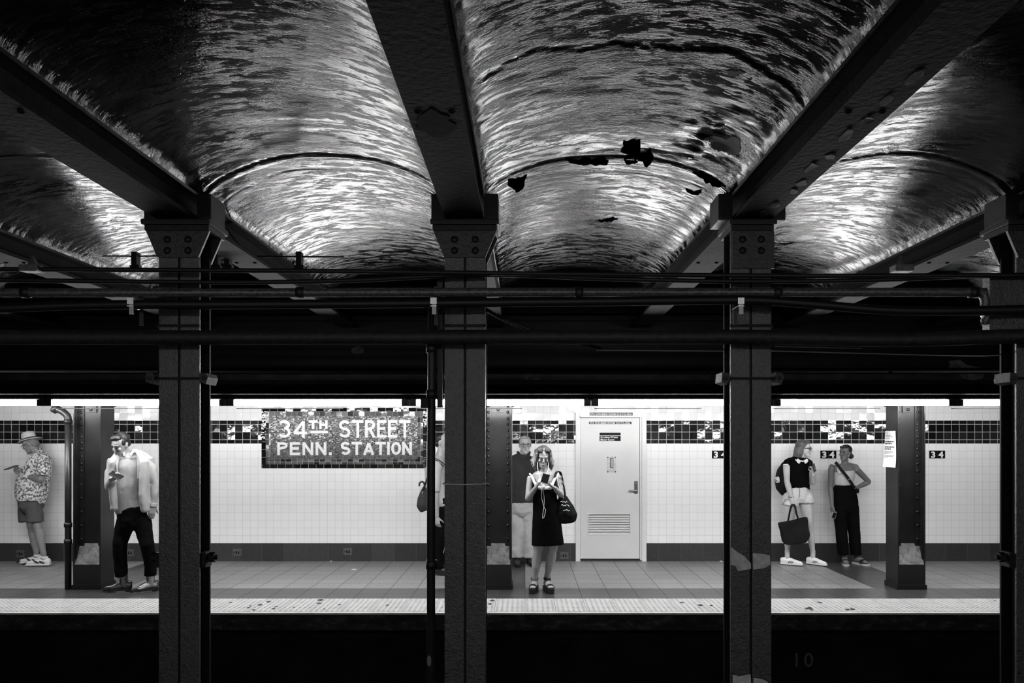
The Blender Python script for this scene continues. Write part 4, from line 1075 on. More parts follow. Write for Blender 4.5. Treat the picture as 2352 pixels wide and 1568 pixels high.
# hat: brim and crown in head space, tipped forward
Mh = M @ Matrix.Translation((0,.012,.062)) @ Matrix.Rotation(math.radians(-8), 4, 'X')
bm = B(); n_ = 28; rings = []
for r_, z in ((.084,.004),(.084,.012),(.10,.008),(.125,-.004),(.146,-.014),(.146,-.018),(.12,-.010),(.09,-.002)):
    rings.append([bm.verts.new(Mh @ V_((r_*.92*math.cos(2*math.pi*k/n_), r_*1.08*math.sin(2*math.pi*k/n_), z-.03*(math.cos(2*math.pi*k/n_)**2)*(-1 if r_ > .11 else 0)*.35))) for k in range(n_)])
for A_, B_ in zip(rings, rings[1:]+rings[:1]):
    for k in range(n_): bm.faces.new([A_[k], A_[(k+1)%n_], B_[(k+1)%n_], B_[k]])
M_STRAW = mat('pale_straw', .46, .75, 0, .2, .15, 60, .5, 160, .003)
hat = child('hat', bm, M_STRAW, P1, True)
bm = B(); rings = []
for r_, z in ((.086,-.004),(.085,.03),(.081,.07),(.074,.098),(.055,.112),(.025,.108)):
    rings.append([bm.verts.new(Mh @ V_((r_*.90*math.cos(2*math.pi*k/n_), r_*1.08*math.sin(2*math.pi*k/n_), z-(.012 if r_ < .06 and abs(math.cos(2*math.pi*k/n_)) < .5 else 0)))) for k in range(n_)])
for A_, B_ in zip(rings, rings[1:]):
    for k in range(n_): bm.faces.new([A_[k], A_[(k+1)%n_], B_[(k+1)%n_], B_[k]])
bm.faces.new(rings[0][::-1]); bm.faces.new(rings[-1]); sub('hat_crown', bm, M_STRAW, hat, True)
bm = B(); rings = []
for r_, z in ((.0885,.006),(.0882,.026)):
    rings.append([bm.verts.new(Mh @ V_((r_*.90*math.cos(2*math.pi*k/n_), r_*1.08*math.sin(2*math.pi*k/n_), z))) for k in range(n_)])
for k in range(n_): bm.faces.new([rings[0][k], rings[0][(k+1)%n_], rings[1][(k+1)%n_], rings[1][k]])
sub('hat_band', bm, mat('black_hat_band', .01, .7), hat, True)
s = NT('floral_shirt_cloth'); f1 = s.noise(38, 2, rough=.5); f2 = s.noise(80, 2)
s.col(s.ramp(s.math('ADD', s.math('MULTIPLY', f1, .75), s.math('MULTIPLY', f2, .25)), [(.46,.72),(.50,.52),(.535,.16),(.60,.10)])); M_FLOR = s.fin(.85, spec=.2, normal=s.bump(s.noise(12,3), .5, .015))
bm = B()
loft(bm, [Q(322,285), Q(338,315), Q(345,370), Q(320,450), Q(280,560), Q(268,640), Q(272,705)], [(.065,.06),(.16,.085),(.205,.130),(.20,.165),(.20,.205),(.195,.195),(.19,.165)], ref=Ly, n=20, cap='none')
loft(bm, [Q(340,680), Q(362,728)], [(.12,.035),(.08,.015)], ref=Ly, n=12)
for sy in (-1, 1): loft(bm, [Q(368,340,sy*.15), Q(378,400,sy*.215), Q(368,490,sy*.235)], [.066,.078,.072], n=14, cap='start')
bake('floral_shirt', bm, M_FLOR, P1, .009, 3, .006, 9)
bm = B(); loft(bm, [Q(285,300), Q(300,280), Q(345,262)], [(.05,.012),(.06,.012),(.06,.012)], ref=Ly, n=10); bake('collar', bm, M_FLOR, P1, .006, 1)
bm = B(); loft(bm, [Q(266,680), Q(266,760)], [(.165,.155),(.165,.150)], ref=Ly, n=18)
loft(bm, [Q(280,740,-.070), Q(300,820,-.090), Q(300,890,-.095)], [.090,.102,.105], n=16, cap='none'); loft(bm, [Q(235,740,.09), Q(232,820,.07), Q(235,888,.06)], [.105,.110,.105], n=16, cap='none')
bake('shorts', bm, cloth_mat('dark_grey_cotton', .075, .1), P1, .009, 3, .006, 10, stretch=(1,1,.5))
for nm, A_, dd in (('a', Q(372,1205,-.10), (-1,-.05)), ('b', Q(312,1195,.06), (-1,.05))):
    A_ = V_((A_.x, A_.y, 0)); up, so = shoe_bm(A_, dd, .30, .085, .052, 1.0, .02)
    sh = bake('sneaker', up, mat('white_sneaker_upper', .62, .6, 0, .3, .1, 40), P1, .006, 1)
    sub('sole', so, mat('white_rubber_sole', .68, .5), sh)
    d_ = V_((dd[0], dd[1], 0)).normalized(); lat = d_.cross(V_((0,0,1)))
    for k, (a_, b_, za, zb_) in enumerate(((.12,.04,.085,.055),(.05,-.03,.08,.05),(.19,.24,.055,.035))):
        bm = B()
        for sg in (-1, 1): loft(bm, [A_+d_*(b_)+lat*sg*.043+V_((0,0,zb_)), A_+d_*((a_+b_)/2)+lat*sg*.044+V_((0,0,(za+zb_)/2)), A_+d_*(a_)+lat*sg*.026+V_((0,0,za))], [.010,.013,.008], n=8)
        sub('black_panel', bm, mat('black_leather_panel', .01, .5), sh, True)
    bm = B(); loft(bm, [A_-d_*.01+V_((0,0,.10)), A_-d_*.015+V_((0,0,.135))], [.043,.045], n=14, cap='none'); child('sock', bm, mat('pale_sock', .6, .9), P1, True)
phone('black folding phone case held up in both hands by the man in the hat', Q(98, 424, -.02), (-.8,0,-.30), (0,1,0), .10, .155)

# -- man in the pale jacket
Q, u2 = mapper(0, 960, 3.7325, 8.86)
P2 = person('dark-haired man in a pale jacket and black trousers beside the left platform column', Q(1150, 1470))
sk = skin_mat('light_brown_skin', .22)
M = hframe(Q(1036, 228, -.05), -24, 24, 8, .98)
bm = B(); head_mesh(bm, M); neck(bm, M, Q(1095, 325, .02), .058)
loft(bm, [Q(1100,340), Q(1105,500), Q(1110,700), Q(1140,830)], [(.15,.09),(.14,.10),(.13,.09),(.14,.10)], n=16)
arm(bm, Q(955,360), Q(930,580,-.03), Q(960,520,-.26), (.045,.042,.030)); hand(bm, Q(955,522,-.27), (.55,-.35,.10), (-.1,.1,1), 1.0, (35,45,35), -1)
arm(bm, Q(1285,345), Q(1330,550,.02), Q(1312,755,-.02), (.045,.042,.030)); hand(bm, Q(1312,752,-.03), (-.12,-.1,-1), (-.6,.7,0), 1.0, (12,25,20), 1)
leg(bm, Q(1080,860), Q(1030,1090,-.02), Q(1048,1370), (.07,.052,.05,.04)); leg(bm, Q(1215,860), Q(1245,1080,-.03), Q(1292,1360,.02), (.07,.052,.05,.04))
foot(bm, Q(1060,1440), (-.9,-.3), .24, .03); foot(bm, Q(1292,1430), (-.65,-.7), .24, .03)
bake('body', bm, sk, P2, .0065, 2)
face_bits(M, P2, True, None, .012, .16)
bm = B(); R3 = M.to_3x3().normalized()
ellip(bm, M @ V_((0,.036,.062)), (.080,.088,.072), R3); ellip(bm, M @ V_((0,-.030,.100)), (.064,.050,.032), R3); ellip(bm, M @ V_((-.025,-.052,.094)), (.040,.030,.020), R3)
ellip(bm, M @ V_((0,.060,.0)), (.070,.050,.060), R3)
for sx in (-1,1): ellip(bm, M @ V_((sx*.066,-.008,.040)), (.014,.030,.038), R3)
bake('hair', bm, mat('black_hair', .006, .5, 0, .4, .5, 80, .5, 130, .004), P2, .007, 1, .005, 45)
M_JK = cloth_mat('pale_jacket_cloth', .27, .04, .8, .45, 11); M_SH = cloth_mat('pale_shirt_cloth', .27, .05, .85, .45, 13)
bm = B()
loft(bm, [Q(1098,300,.0), Q(1100,335), Q(1105,420), Q(1105,560), Q(1105,700), Q(1112,815)], [(.070,.060),(.15,.085),(.165,.108),(.155,.112),(.148,.108),(.156,.112)], n=20, cap='none')
bake('shirt', bm, M_SH, P2, .009, 2, .006, 10, stretch=(1,1,.6))
bm = B()
for y0 in (390, 455, 520, 585, 650, 715): 
    c = Q(1112, y0, -.145); ellip(bm, c, (.006,.004,.006), seg=8)
child('buttons', bm, mat('grey_button', .25, .4), P2)
bm = B()      # collar wings of the shirt
for sx in (-1, 1): loft(bm, [Q(1100+sx*50,268,.0), Q(1098+sx*38,292,-.07), Q(1092+sx*28,325,-.098)], [(.016,.008),(.022,.006),(.010,.005)], n=8)
bake('shirt_collar', bm, M_SH, P2, .005, 1)
bm = B()      # jacket: two fronts and the back around the shirt
for pts in ([Q(1010,310,-.05), Q(978,380,-.08), Q(972,500,-.07), Q(975,620,-.07), Q(985,780,-.09)], [Q(1195,290,-.05), Q(1232,380,-.08), Q(1232,520,-.085), Q(1232,660,-.085), Q(1245,790,-.09)]):
    loft(bm, pts, [(.036,.045),(.052,.062),(.046,.072),(.046,.078),(.042,.060)], n=14)
loft(bm, [Q(1100,305,.08), Q(1105,360,.06), Q(1105,500,.06), Q(1105,650,.06), Q(1115,780,.06)], [(.13,.05),(.185,.075),(.178,.085),(.170,.085),(.165,.075)], n=18)
loft(bm, [Q(1010,330,.02), Q(972,372), Q(946,460,-.01), Q(940,580,-.04)], [.045,.056,.056,.052], n=14); loft(bm, [Q(940,585,-.04), Q(950,558,-.14), Q(962,534,-.22)], [.050,.048,.042], n=14, cap='start')
loft(bm, [Q(1200,310,.02), Q(1262,352), Q(1298,440), Q(1328,570,.01)], [.045,.060,.060,.052], n=14); loft(bm, [Q(1328,570,.01), Q(1326,660), Q(1314,735)], [.052,.050,.044], n=14, cap='start')
bake('jacket', bm, M_JK, P2, .009, 2, .009, 9, stretch=(1,1,.8))
bm = B()
loft(bm, [Q(1025,300,-.02), Q(1002,330,-.085), Q(1000,400,-.118), Q(1008,500,-.128)], [(.016,.010),(.020,.008),(.016,.008),(.010,.006)], n=8)
bake('jacket_collar', bm, M_JK, P2, .006, 1)
bm = B(); loft(bm, [Q(1165,270,.0), Q(1188,315,-.085), Q(1188,400,-.12), Q(1182,520,-.13)], [(.018,.010),(.024,.008),(.018,.008),(.010,.006)], n=8)
bake('jacket_collar', bm, M_JK, P2, .006, 1)
bm = B(); loft(bm, [Q(1316,728,-.01), Q(1310,765,-.02)], [.048,.044], n=14, cap='none'); bake('cuff', bm, cloth_mat('ribbed_cuff', .3), P2, .007, 1)
bm = B(); loft(bm, [Q(962,534,-.215), Q(968,527,-.25)], [.044,.040], n=12, cap='none'); bake('cuff', bm, cloth_mat('ribbed_cuff'), P2, .007, 1)
bm = B()
for x, y, dy in ((965,350,-.075),(1198,335,-.11),(1196,450,-.14),(1000,480,-.135)): ellip(bm, Q(x, y, dy), (.005,.004,.005), seg=8)
child('snaps', bm, mat('dark_snap', .03, .3), P2)
M_BT_ = cloth_mat('black_trouser_cloth', .006, .2, .9, .4, 12)
bm = B(); loft(bm, [Q(1125,780), Q(1140,870), Q(1150,920)], [(.150,.115),(.165,.125),(.15,.12)], n=18)
loft(bm, [Q(1085,880), Q(1045,1000,-.01), Q(1028,1080,-.03), Q(1030,1200,-.01), Q(1042,1355)], [.100,.085,.078,.070,.066], n=16, cap='start')
loft(bm, [Q(1215,880), Q(1238,990,-.02), Q(1262,1080,-.04), Q(1285,1200,.0), Q(1292,1345,.02)], [.100,.085,.076,.068,.062], n=16, cap='start')
bake('trousers', bm, M_BT_, P2, .009, 3, .006, 9)
M_BOOT = mat('polished_brown_boot', .035, .22, 0, .7, .3, 20, .2, 30, .003); M_BS = mat('black_boot_sole', .006, .5)
for A_, dd in ((Q(1062,1430), (-1,-.25)), (Q(1290,1425,.02), (-.72,-.72))):
    A_ = V_((A_.x, A_.y, 0)); up, so = shoe_bm(A_, dd, .275, .095, .043, .5, .012, .012)
    loft(up, [A_+V_((0,0,.05)), A_+V_((0,0,.11)), A_+V_((0,0,.19))], [.042,.042,.045], n=14, cap='none')
    sh = bake('boot', up, M_BOOT, P2, .006, 2); sub('sole', so, M_BS, sh)
    d_ = V_((dd[0],dd[1],0)).normalized(); bm = B(); box(bm, -.028,.028,-.03,.03,0,.03); bmesh.ops.translate(bm, verts=bm.verts[:], vec=A_-d_*.055); sub('heel', bm, M_BS, sh)
phone('dark smartphone held in one hand by the man in the pale jacket', Q(998, 492, -.345), (.85,0,-.42), (-.2,-.6,-.35), .075, .15)

# -- grey-haired man in the dark polo behind the column
Q, u3 = mapper(1100, 900, 3.135, 10.72)
P4 = person('grey-haired man in glasses, dark polo shirt and khaki trousers, partly behind a platform column', Q(300, 1200))
M = hframe(Q(333, 382), 6, 0, 0, 1.02)
bm = B(); head_mesh(bm, M); neck(bm, M, Q(318, 480), .062)
loft(bm, [Q(312,500), Q(310,650), Q(305,800)], [(.17,.10),(.17,.12),(.16,.12)], n=16)
arm(bm, Q(215,500), Q(190,660), Q(200,790), (.052,.045,.032)); hand(bm, Q(200,790), (0,-.1,-1), (.8,.2,0), 1.0, (15,20,20), 1)
arm(bm, Q(408,500), Q(425,660,-.02), Q(412,790), (.052,.045,.032)); hand(bm, Q(412,790), (0,-.1,-1), (-.8,.2,0), 1.0, (15,20,20), -1)
leg(bm, Q(275,830), Q(280,1000), Q(272,1170), (.08,.055,.05,.04)); leg(bm, Q(350,830), Q(362,1000), Q(365,1170), (.08,.055,.05,.04))
foot(bm, Q(272,1190), (.1,-1), .24, .02); foot(bm, Q(365,1190), (.2,-1), .24, .02)
bake('body', bm, skin_mat('pale_ruddy_skin', .33), P4, .0065, 2)
face_bits(M, P4, False, 'clear', .25, .2)
bm = B(); R3 = M.to_3x3().normalized()
ellip(bm, M @ V_((0,.030,.058)), (.080,.084,.068), R3); ellip(bm, M @ V_((-.01,-.045,.100)), (.060,.040,.022), R3)
for sx in (-1,1): ellip(bm, M @ V_((sx*.070,.005,.030)), (.012,.030,.036), R3)
bake('hair', bm, mat('grey_hair', .24, .8, 0, .3, .5, 70), P4, .007, 1, .004, 50)
M_POLO = cloth_mat('charcoal_polo_cloth', .028, .15)
bm = B(); loft(bm, [Q(320,448), Q(315,475), Q(312,520), Q(308,620), Q(302,720), Q(302,795)], [(.08,.07),(.20,.10),(.225,.14),(.205,.16),(.200,.17),(.195,.155)], n=20, cap='none')
loft(bm, [Q(225,480), Q(208,540), Q(198,620)], [.075,.082,.078], n=14, cap='start'); loft(bm, [Q(402,480), Q(415,540), Q(420,620)], [.075,.082,.078], n=14, cap='start')
bake('polo_shirt', bm, M_POLO, P4, .009, 3, .006, 9)
bm = B()
for sx in (-1, 1): loft(bm, [Q(322+sx*42,430,.02), Q(325+sx*30,462,-.08), Q(325+sx*14,490,-.13)], [(.022,.010),(.026,.010),(.010,.006)], n=8)
bake('polo_collar', bm, M_POLO, P4, .006, 1)
bm = B(); loft(bm, [Q(305,785), Q(310,860)], [(.185,.145),(.19,.15)], n=18); loft(bm, [Q(268,850), Q(280,1000,-.01), Q(272,1100), Q(272,1190)], [.115,.095,.088,.082], n=16, cap='start')
loft(bm, [Q(352,850), Q(362,1000,-.01), Q(364,1100), Q(366,1190)], [.115,.095,.088,.082], n=16, cap='start'); bake('khaki_trousers', bm, cloth_mat('khaki_cloth', .36, .06, .85, .8, 9), P4, .009, 2, .012, 8)
for A_, dd in ((Q(272,1200), (.1,-1)), (Q(366,1200), (.25,-1))):
    A_ = V_((A_.x, A_.y, 0)); up, so = shoe_bm(A_, dd, .29, .075, .048, .9, .015); sh = bake('shoe', up, mat('black_shoe_leather', .012, .35), P4, .007, 1); sub('sole', so, M_BS, sh)

# -- woman in the black dress
Q, u4 = mapper(1100, 900, 3.135, 8.86)
P3 = person('blonde woman in a short black dress and platform sandals reading her phone', Q(450, 1440))
sk = skin_mat('fair_skin', .27)
M = hframe(Q(463, 468, -.03), 2, 20, 2, .93)
bm = B(); head_mesh(bm, M, False); neck(bm, M, Q(468, 588), .048)
loft(bm, [Q(468,588), Q(470,640), Q(475,760), Q(485,860)], [(.13,.062),(.135,.085),(.11,.085),(.14,.10)], n=16)
arm(bm, Q(372,617), Q(352,768,-.05), Q(412,685,-.20), (.040,.033,.022)); hand(bm, Q(412,685,-.20), (.35,-.35,.80), (.85,.2,-.2), .92, (30,40,30), 1)
arm(bm, Q(568,612), Q(594,742,-.05), Q(545,690,-.20), (.040,.033,.022)); hand(bm, Q(545,690,-.20), (-.85,-.25,.55), (-.1,-.1,1), .92, (25,35,25), 1)
leg(bm, Q(440,930), Q(425,1125,-.02), Q(402,1345,-.01), (.085,.056,.060,.034)); leg(bm, Q(535,930), Q(532,1125,-.02), Q(492,1330,.02), (.085,.056,.060,.034))
foot(bm, Q(402,1345,.02), (-.18,-1), .215, .05); foot(bm, Q(492,1330,.02), (.25,-1), .215, .05)
bake('body', bm, sk, P3, .006, 2)
face_bits(M, P3, True, None, .06, .20)
bm = B(); R3 = M.to_3x3().normalized(); rr_ = random.Random(4)
ellip(bm, M @ V_((0,.032,.050)), (.083,.086,.078), R3)
for sx in (-1, 1):
    ellip(bm, M @ V_((sx*.042,-.040,.100)), (.038,.044,.026), R3)
    for k in range(9):
        y_ = -.055+.016*k; x_ = .068+.012*math.sin(k)
        loft(bm, [M @ V_((sx*.040, y_*.7+.01, .100)), M @ V_((sx*(x_+.006), y_+.012, .045)), M @ V_((sx*(x_+.016), y_+.016, -.03)), M @ V_((sx*(x_+.036+rr_.uniform(-.01,.012)), y_+.022+rr_.uniform(-.01,.01), -.09)), M @ V_((sx*(x_+.020+rr_.uniform(-.02,.02)), y_+.030, -.145+rr_.uniform(-.03,.02)))], [.016,.017,.017,.019,.007], n=8)
for k in range(5): loft(bm, [M @ V_((-.06+.03*k,.09,.04)), M @ V_((-.066+.033*k,.10,-.06)), M @ V_((-.06+.03*k,.095,-.14))], [.028,.028,.014], n=8)
s = NT('blonde_hair_dark_roots'); gr = s.n.new('ShaderNodeSeparateXYZ'); s.link(s.tc.outputs['Object'], gr.inputs[0])
zt_ = (M @ V_((0,0,.03))).z
s.col(s.math('MULTIPLY', s.ramp(s.math('ADD', s.math('SUBTRACT', gr.outputs[2], zt_), s.math('MULTIPLY', s.noise(60,3,stretch=(1,1,.25)), .12)), [(.02,.20),(.10,.05)]), s.ramp(s.noise(90,3,stretch=(1,1,.15)), [(.35,.4),(.65,1.4)])))
M_BL = s.fin(.7, spec=.12, normal=s.bump(s.noise(120,3,stretch=(1,1,.15)), .6, .006))
bake('hair', bm, M_BL, P3, .0055, 1, .006, 32)
M_DR = cloth_mat('black_dress_cloth', .005, .2, .9, .3, 8)
bm = B(); loft(bm, [Q(470,690,-.01), Q(475,740), Q(482,830), Q(488,930), Q(492,1030), Q(494,1100)], [(.138,.105),(.133,.105),(.145,.112),(.160,.125),(.172,.13),(.182,.135)], n=22, cap='none')
loft(bm, [Q(398,640,.01), Q(410,680,-.01), Q(420,720)], [(.024,.088),(.045,.096),(.07,.098)], n=12); loft(bm, [Q(542,640,.01), Q(538,680,-.01), Q(530,720)], [(.024,.088),(.045,.096),(.07,.098)], n=12)
bake('dress', bm, M_DR, P3, .008, 3, .004, 8)
bm = B()
loft(bm, [Q(366,588,.03), Q(378,600,-.05), Q(400,650,-.10), Q(425,690,-.115)], [(.014,.008),(.015,.008),(.018,.008),(.024,.008)], n=8); loft(bm, [Q(566,585,.03), Q(560,600,-.05), Q(535,650,-.10), Q(515,690,-.115)], [(.013,.008),(.014,.008),(.017,.008),(.024,.008)], n=8)
loft(bm, [Q(430,690,-.10), Q(472,692,-.112), Q(520,690,-.10)], [(.020,.010),(.022,.010),(.020,.010)], ref=(0,0,1), n=10)
bake('white_top', bm, cloth_mat('white_top_cloth', .5), P3, .006, 1)
for A_, dd in ((Q(402,1345,.02), (-.18,-1)), (Q(492,1330,.02), (.25,-1))):
    A_ = V_((A_.x, A_.y, 0)); d_ = V_((dd[0],dd[1],0)).normalized(); up, so = shoe_bm(A_, dd, .25, .05, .046, 1.0, 0); up.free(); bmesh.ops.scale(so, vec=(1,1,2.4), verts=so.verts[:])
    sd = child('sandal', so, mat('black_sandal_sole', .006, .5), P3)
    bm = B(); lat = d_.cross(V_((0,0,1)))
    P_ = [A_+d_*.115+lat*.048+V_((0,0,.058)), A_+d_*.115+lat*.03+V_((0,0,.092)), A_+d_*.115+V_((0,0,.102)), A_+d_*.115-lat*.03+V_((0,0,.092)), A_+d_*.115-lat*.048+V_((0,0,.058))]
    loft(bm, P_, [(.020,.004)]*5, ref=d_, n=8); sub('toe_strap', bm, mat('black_sandal_strap', .008, .4), sd, True)
    bm = B(); loft(bm, [A_+V_((0,0,.130)), A_+V_((0,0,.158))], [.042,.041], n=16, cap='none'); loft(bm, [A_-d_*.045+V_((0,0,.05)), A_-d_*.040+V_((0,0,.14))], [(.022,.006)]*2, ref=lat, n=8); sub('ankle_strap', bm, mat('black_sandal_strap'), sd, True)
bm = B()
for x, y, r_ in ((596,615,.016),(604,655,.020),(604,700,.022)): ellip(bm, Q(x, y, -.035), (r_*.5, .022, r_*1.3), seg=10)
o = child('tattoo', bm, mat('faded_ink', .10, .6, 0, .3, .8, 60), P3, True); o['label'] = 'dark tattoo on the upper arm'
bm = B()
tube(bm, smoothpath([M @ V_((-.066,-.02,-.01)), Q(425,560,-.11), Q(438,610,-.16), Q(452,660,-.17), Q(452,760,-.16), Q(470,830,-.165), Q(480,850,-.165), Q(470,900,-.165)], 5), .0028, 6)
tube(bm, smoothpath([M @ V_((.066,-.02,-.01)), Q(498,560,-.11), Q(470,630,-.16), Q(458,680,-.17), Q(470,760,-.165), Q(468,820,-.165), Q(458,905,-.165), Q(470,900,-.165)], 5), .0028, 6)
ellip(bm, Q(466,682,-.17), (.018,.006,.026))
tag(link('earphones', bm, mat('white_cord', .8, .5), None, True), 'white corded earphones hanging over the front of the black dress', 'earphones')
phone('black smartphone held up in both hands by the woman in the black dress', Q(478, 622, -.275), (.22,0,.75), (1,0,0), .078, .10)
r = thing('shoulder_bag', 'black shoulder bag with white lettering on the arm of the woman in the black dress', 'bag', Q(625, 860, -.02))
bm = B()
loft(bm, [Q(600,765,-.01), Q(618,830,-.02), Q(630,890,-.02), Q(632,930,-.02)], [(.060,.04),(.100,.06),(.125,.065),(.110,.05)], n=18)
bake('bag_body', bm, cloth_mat('black_canvas', .012, .3, .85, .6, 10), r, .009, 2, .007, 9)
bm = B(); loft(bm, smoothpath([Q(590,775,-.06), Q(560,700,-.085), Q(548,640,-.08), Q(552,590,-.05), Q(568,572,.0), Q(590,590,.05), Q(612,700,.05), Q(622,775,.02)], 4), [(.014,.004)]*29, ref=(1,0,0), n=8); child('strap', bm, mat('black_canvas'), r, True)
bm = B(); loft(bm, smoothpath([Q(610,770,-.05), Q(580,690,-.075), Q(566,630,-.07), Q(572,585,-.03)], 4), [(.004,.003)]*13, n=6); child('strap_piping', bm, mat('white_cord'), r, True)
bm = B(); rr_ = random.Random(9)
for j, (x0, x1, y) in enumerate(((588,640,790),(592,655,815),(606,660,850))):
    pts = []
    x = x0
    while x < x1: pts.append(Q(x, y+rr_.uniform(-7,7)+(x-x0)*.06, -.092)); x += 6
    tube(bm, pts, .0032, 5)
child('white_lettering', bm, mat('white_cord'), r, True)

# -- person hidden behind the riser pipe and the centre column
Q, u5 = mapper(480, 880, 3.618, 10.0)
P5 = person('person in a pale shirt, mostly hidden behind the riser pipe and the centre track column', Q(1925, 1585))
M = hframe(Q(1946, 492), 70, 8, 0, .98)
bm = B(); head_mesh(bm, M); neck(bm, M, Q(1925, 600), .054)
loft(bm, [Q(1925,640), Q(1930,800), Q(1940,980)], [(.16,.10),(.16,.11),(.15,.11)], ref=Ly, n=16)
arm(bm, Q(1905,680,-.17), Q(1880,900,-.2), Q(1892,1110,-.18), (.048,.042,.030)); hand(bm, Q(1892,1110,-.18), (.1,0,-1), (.4,.9,0), 1, (20,30,30), 1)
arm(bm, Q(1925,680,.17), Q(1925,880,.2), Q(2010,860,.0), (.048,.042,.030)); hand(bm, Q(2010,860,0), (1,0,.2), (0,0,1), 1, (20,30,30), 1)
leg(bm, Q(1930,1000,-.09), Q(1945,1230,-.09), Q(1915,1520,-.09), (.075,.055,.05,.04)); leg(bm, Q(1935,1000,.09), Q(1960,1230,.09), Q(1960,1500,.09), (.075,.055,.05,.04))
foot(bm, Q(1910,1560,-.09), (1,-.1), .24, .02); foot(bm, Q(1950,1550,.09), (1,0), .24, .02)
bake('body', bm, skin_mat('fair_skin'), P5, .0065, 2); face_bits(M, P5, False, None, .02, .2)
bm = B(); R3 = M.to_3x3().normalized(); ellip(bm, M @ V_((0,.036,.045)), (.082,.086,.080), R3); ellip(bm, M @ V_((0,.06,-.02)), (.068,.046,.055), R3)
bake('hair', bm, mat('black_hair'), P5, .007, 1, .004, 45)
bm = B(); loft(bm, [Q(1915,605), Q(1905,640), Q(1892,720), Q(1895,850), Q(1910,960), Q(1925,1000)], [(.07,.06),(.17,.10),(.195,.150),(.19,.150),(.18,.135),(.175,.12)], ref=Ly, n=20, cap='none')
loft(bm, [Q(1900,665,-.16), Q(1880,780,-.2), Q(1878,900,-.2)], [.070,.072,.062], n=14, cap='start'); loft(bm, [Q(1920,665,.16), Q(1920,780,.2), Q(1925,880,.2)], [.070,.072,.062], n=14, cap='start')
bake('shirt', bm, cloth_mat('white_shirt_cloth', .36, .05), P5, .009, 3, .007, 9)
bm = B()
for dd_ in (0, 1): loft(bm, smoothpath([Q(1860+dd_*12,620,-.16), Q(1900+dd_*8,650-dd_*14,-.215), Q(1950+dd_*10,690-dd_*14,-.20)], 4), [(.006,.003)]*9, n=6)
child('shirt_stripe', bm, mat('black_frame'), P5, True)
bm = B(); loft(bm, [Q(1932,950), Q(1938,1050)], [(.165,.115),(.16,.12)], ref=Ly, n=18)
loft(bm, [Q(1925,1030,-.08), Q(1928,1230,-.09), Q(1905,1400,-.09), Q(1908,1530,-.09)], [.095,.078,.070,.066], n=16, cap='start'); loft(bm, [Q(1940,1030,.08), Q(1962,1230,.09), Q(1960,1500,.09)], [.095,.078,.066], n=16, cap='start')
bake('trousers', bm, M_BT_, P5, .009, 3, .006, 9)
for A_, dd in ((Q(1908,1560,-.09), (1,-.15)), (Q(1955,1560,.09), (1,0))):
    A_ = V_((A_.x, A_.y, 0)); up, so = shoe_bm(A_, dd, .29, .075, .046, .9, .015); sh = bake('shoe', up, mat('black_shoe_leather'), P5, .007, 1); sub('sole', so, M_BS, sh)
r = thing('hobo_bag', 'dark slouchy bag hanging behind the person hidden by the riser pipe', 'bag', Q(1790, 960, -.25))
bm = B(); loft(bm, [Q(1790,870,-.22), Q(1778,950,-.22), Q(1775,1010,-.22), Q(1790,1050,-.22)], [(.030,.03),(.062,.05),(.080,.055),(.065,.04)], n=16); bake('bag_body', bm, cloth_mat('dark_grey_bag', .02, .3, .7, .5, 14), r, .008, 2, .005, 12)
bm = B(); tube(bm, smoothpath([Q(1788,880,-.22), Q(1800,830,-.22), Q(1850,700,-.2), Q(1900,640,-.17)], 5), .010, 8); child('strap', bm, mat('black_canvas'), r, True)
bm = B(); tube(bm, smoothpath([Q(1778,885,-.26), Q(1790,850,-.26), Q(1785,824,-.26), Q(1765,818,-.26), Q(1748,835,-.26), Q(1748,855,-.26)], 5), .012, 8)
tube(bm, [Q(1778,880,-.26), Q(1776,1000,-.24)], .010, 8)
tag(link('umbrella', bm, mat('black_frame'), None, True), 'curved black umbrella handle sticking out of the dark slouchy bag', 'umbrella')

# -- young woman with the backpack
Q, u6 = mapper(1780, 980, 4.6125, 10.70)
P6 = person('young woman with long hair, sunglasses, black T-shirt and pale denim shorts by the wall', Q(260, 1440))
sk = skin_mat('pale_skin', .46)
M = hframe(Q(305, 232), 62, 2, 0, .95)
bm = B(); head_mesh(bm, M, False); neck(bm, M, Q(255, 350), .048)
loft(bm, [Q(240,370), Q(245,500), Q(250,650), Q(245,760)], [(.14,.08),(.13,.09),(.13,.09),(.15,.10)], n=16)
arm(bm, Q(122,400,-.05), Q(128,580,-.06), Q(172,745,-.10), (.048,.040,.027)); hand(bm, Q(174,748,-.11), (.12,-.06,-1), (.5,.8,0), .95, (15,65,70), -1)
arm(bm, Q(365,395,-.02), Q(398,595,-.04), Q(408,500,-.16), (.046,.038,.026)); hand(bm, Q(408,502,-.16), (-.05,-.1,1), (-.8,-.3,0), .92, (35,50,40), -1)
leg(bm, Q(165,800), Q(140,1030,-.02), Q(130,1345), (.092,.056,.055,.033)); leg(bm, Q(325,800), Q(365,1030,-.02), Q(402,1345,.02), (.092,.056,.055,.033))
foot(bm, Q(130,1400), (.75,-.6), .23, .02); foot(bm, Q(402,1400,.02), (.6,-.8), .23, .02)
bake('body', bm, sk, P6, .006, 2); face_bits(M, P6, False, 'dark', .05, .22, eyes=False)
bm = B(); R3 = M.to_3x3().normalized(); ellip(bm, M @ V_((0,.022,.056)), (.080,.094,.072), R3); ellip(bm, M @ V_((0,-.040,.094)), (.060,.046,.030), R3)
for sx in (-1, 1): loft(bm, [M @ V_((sx*.03,-.06,.10)), M @ V_((sx*.068,-.030,.065)), M @ V_((sx*.076,.005,.01)), M @ V_((sx*.078,.012,-.06)), M @ V_((sx*.07,.02,-.14))], [.012,.016,.018,.018,.010], n=8)
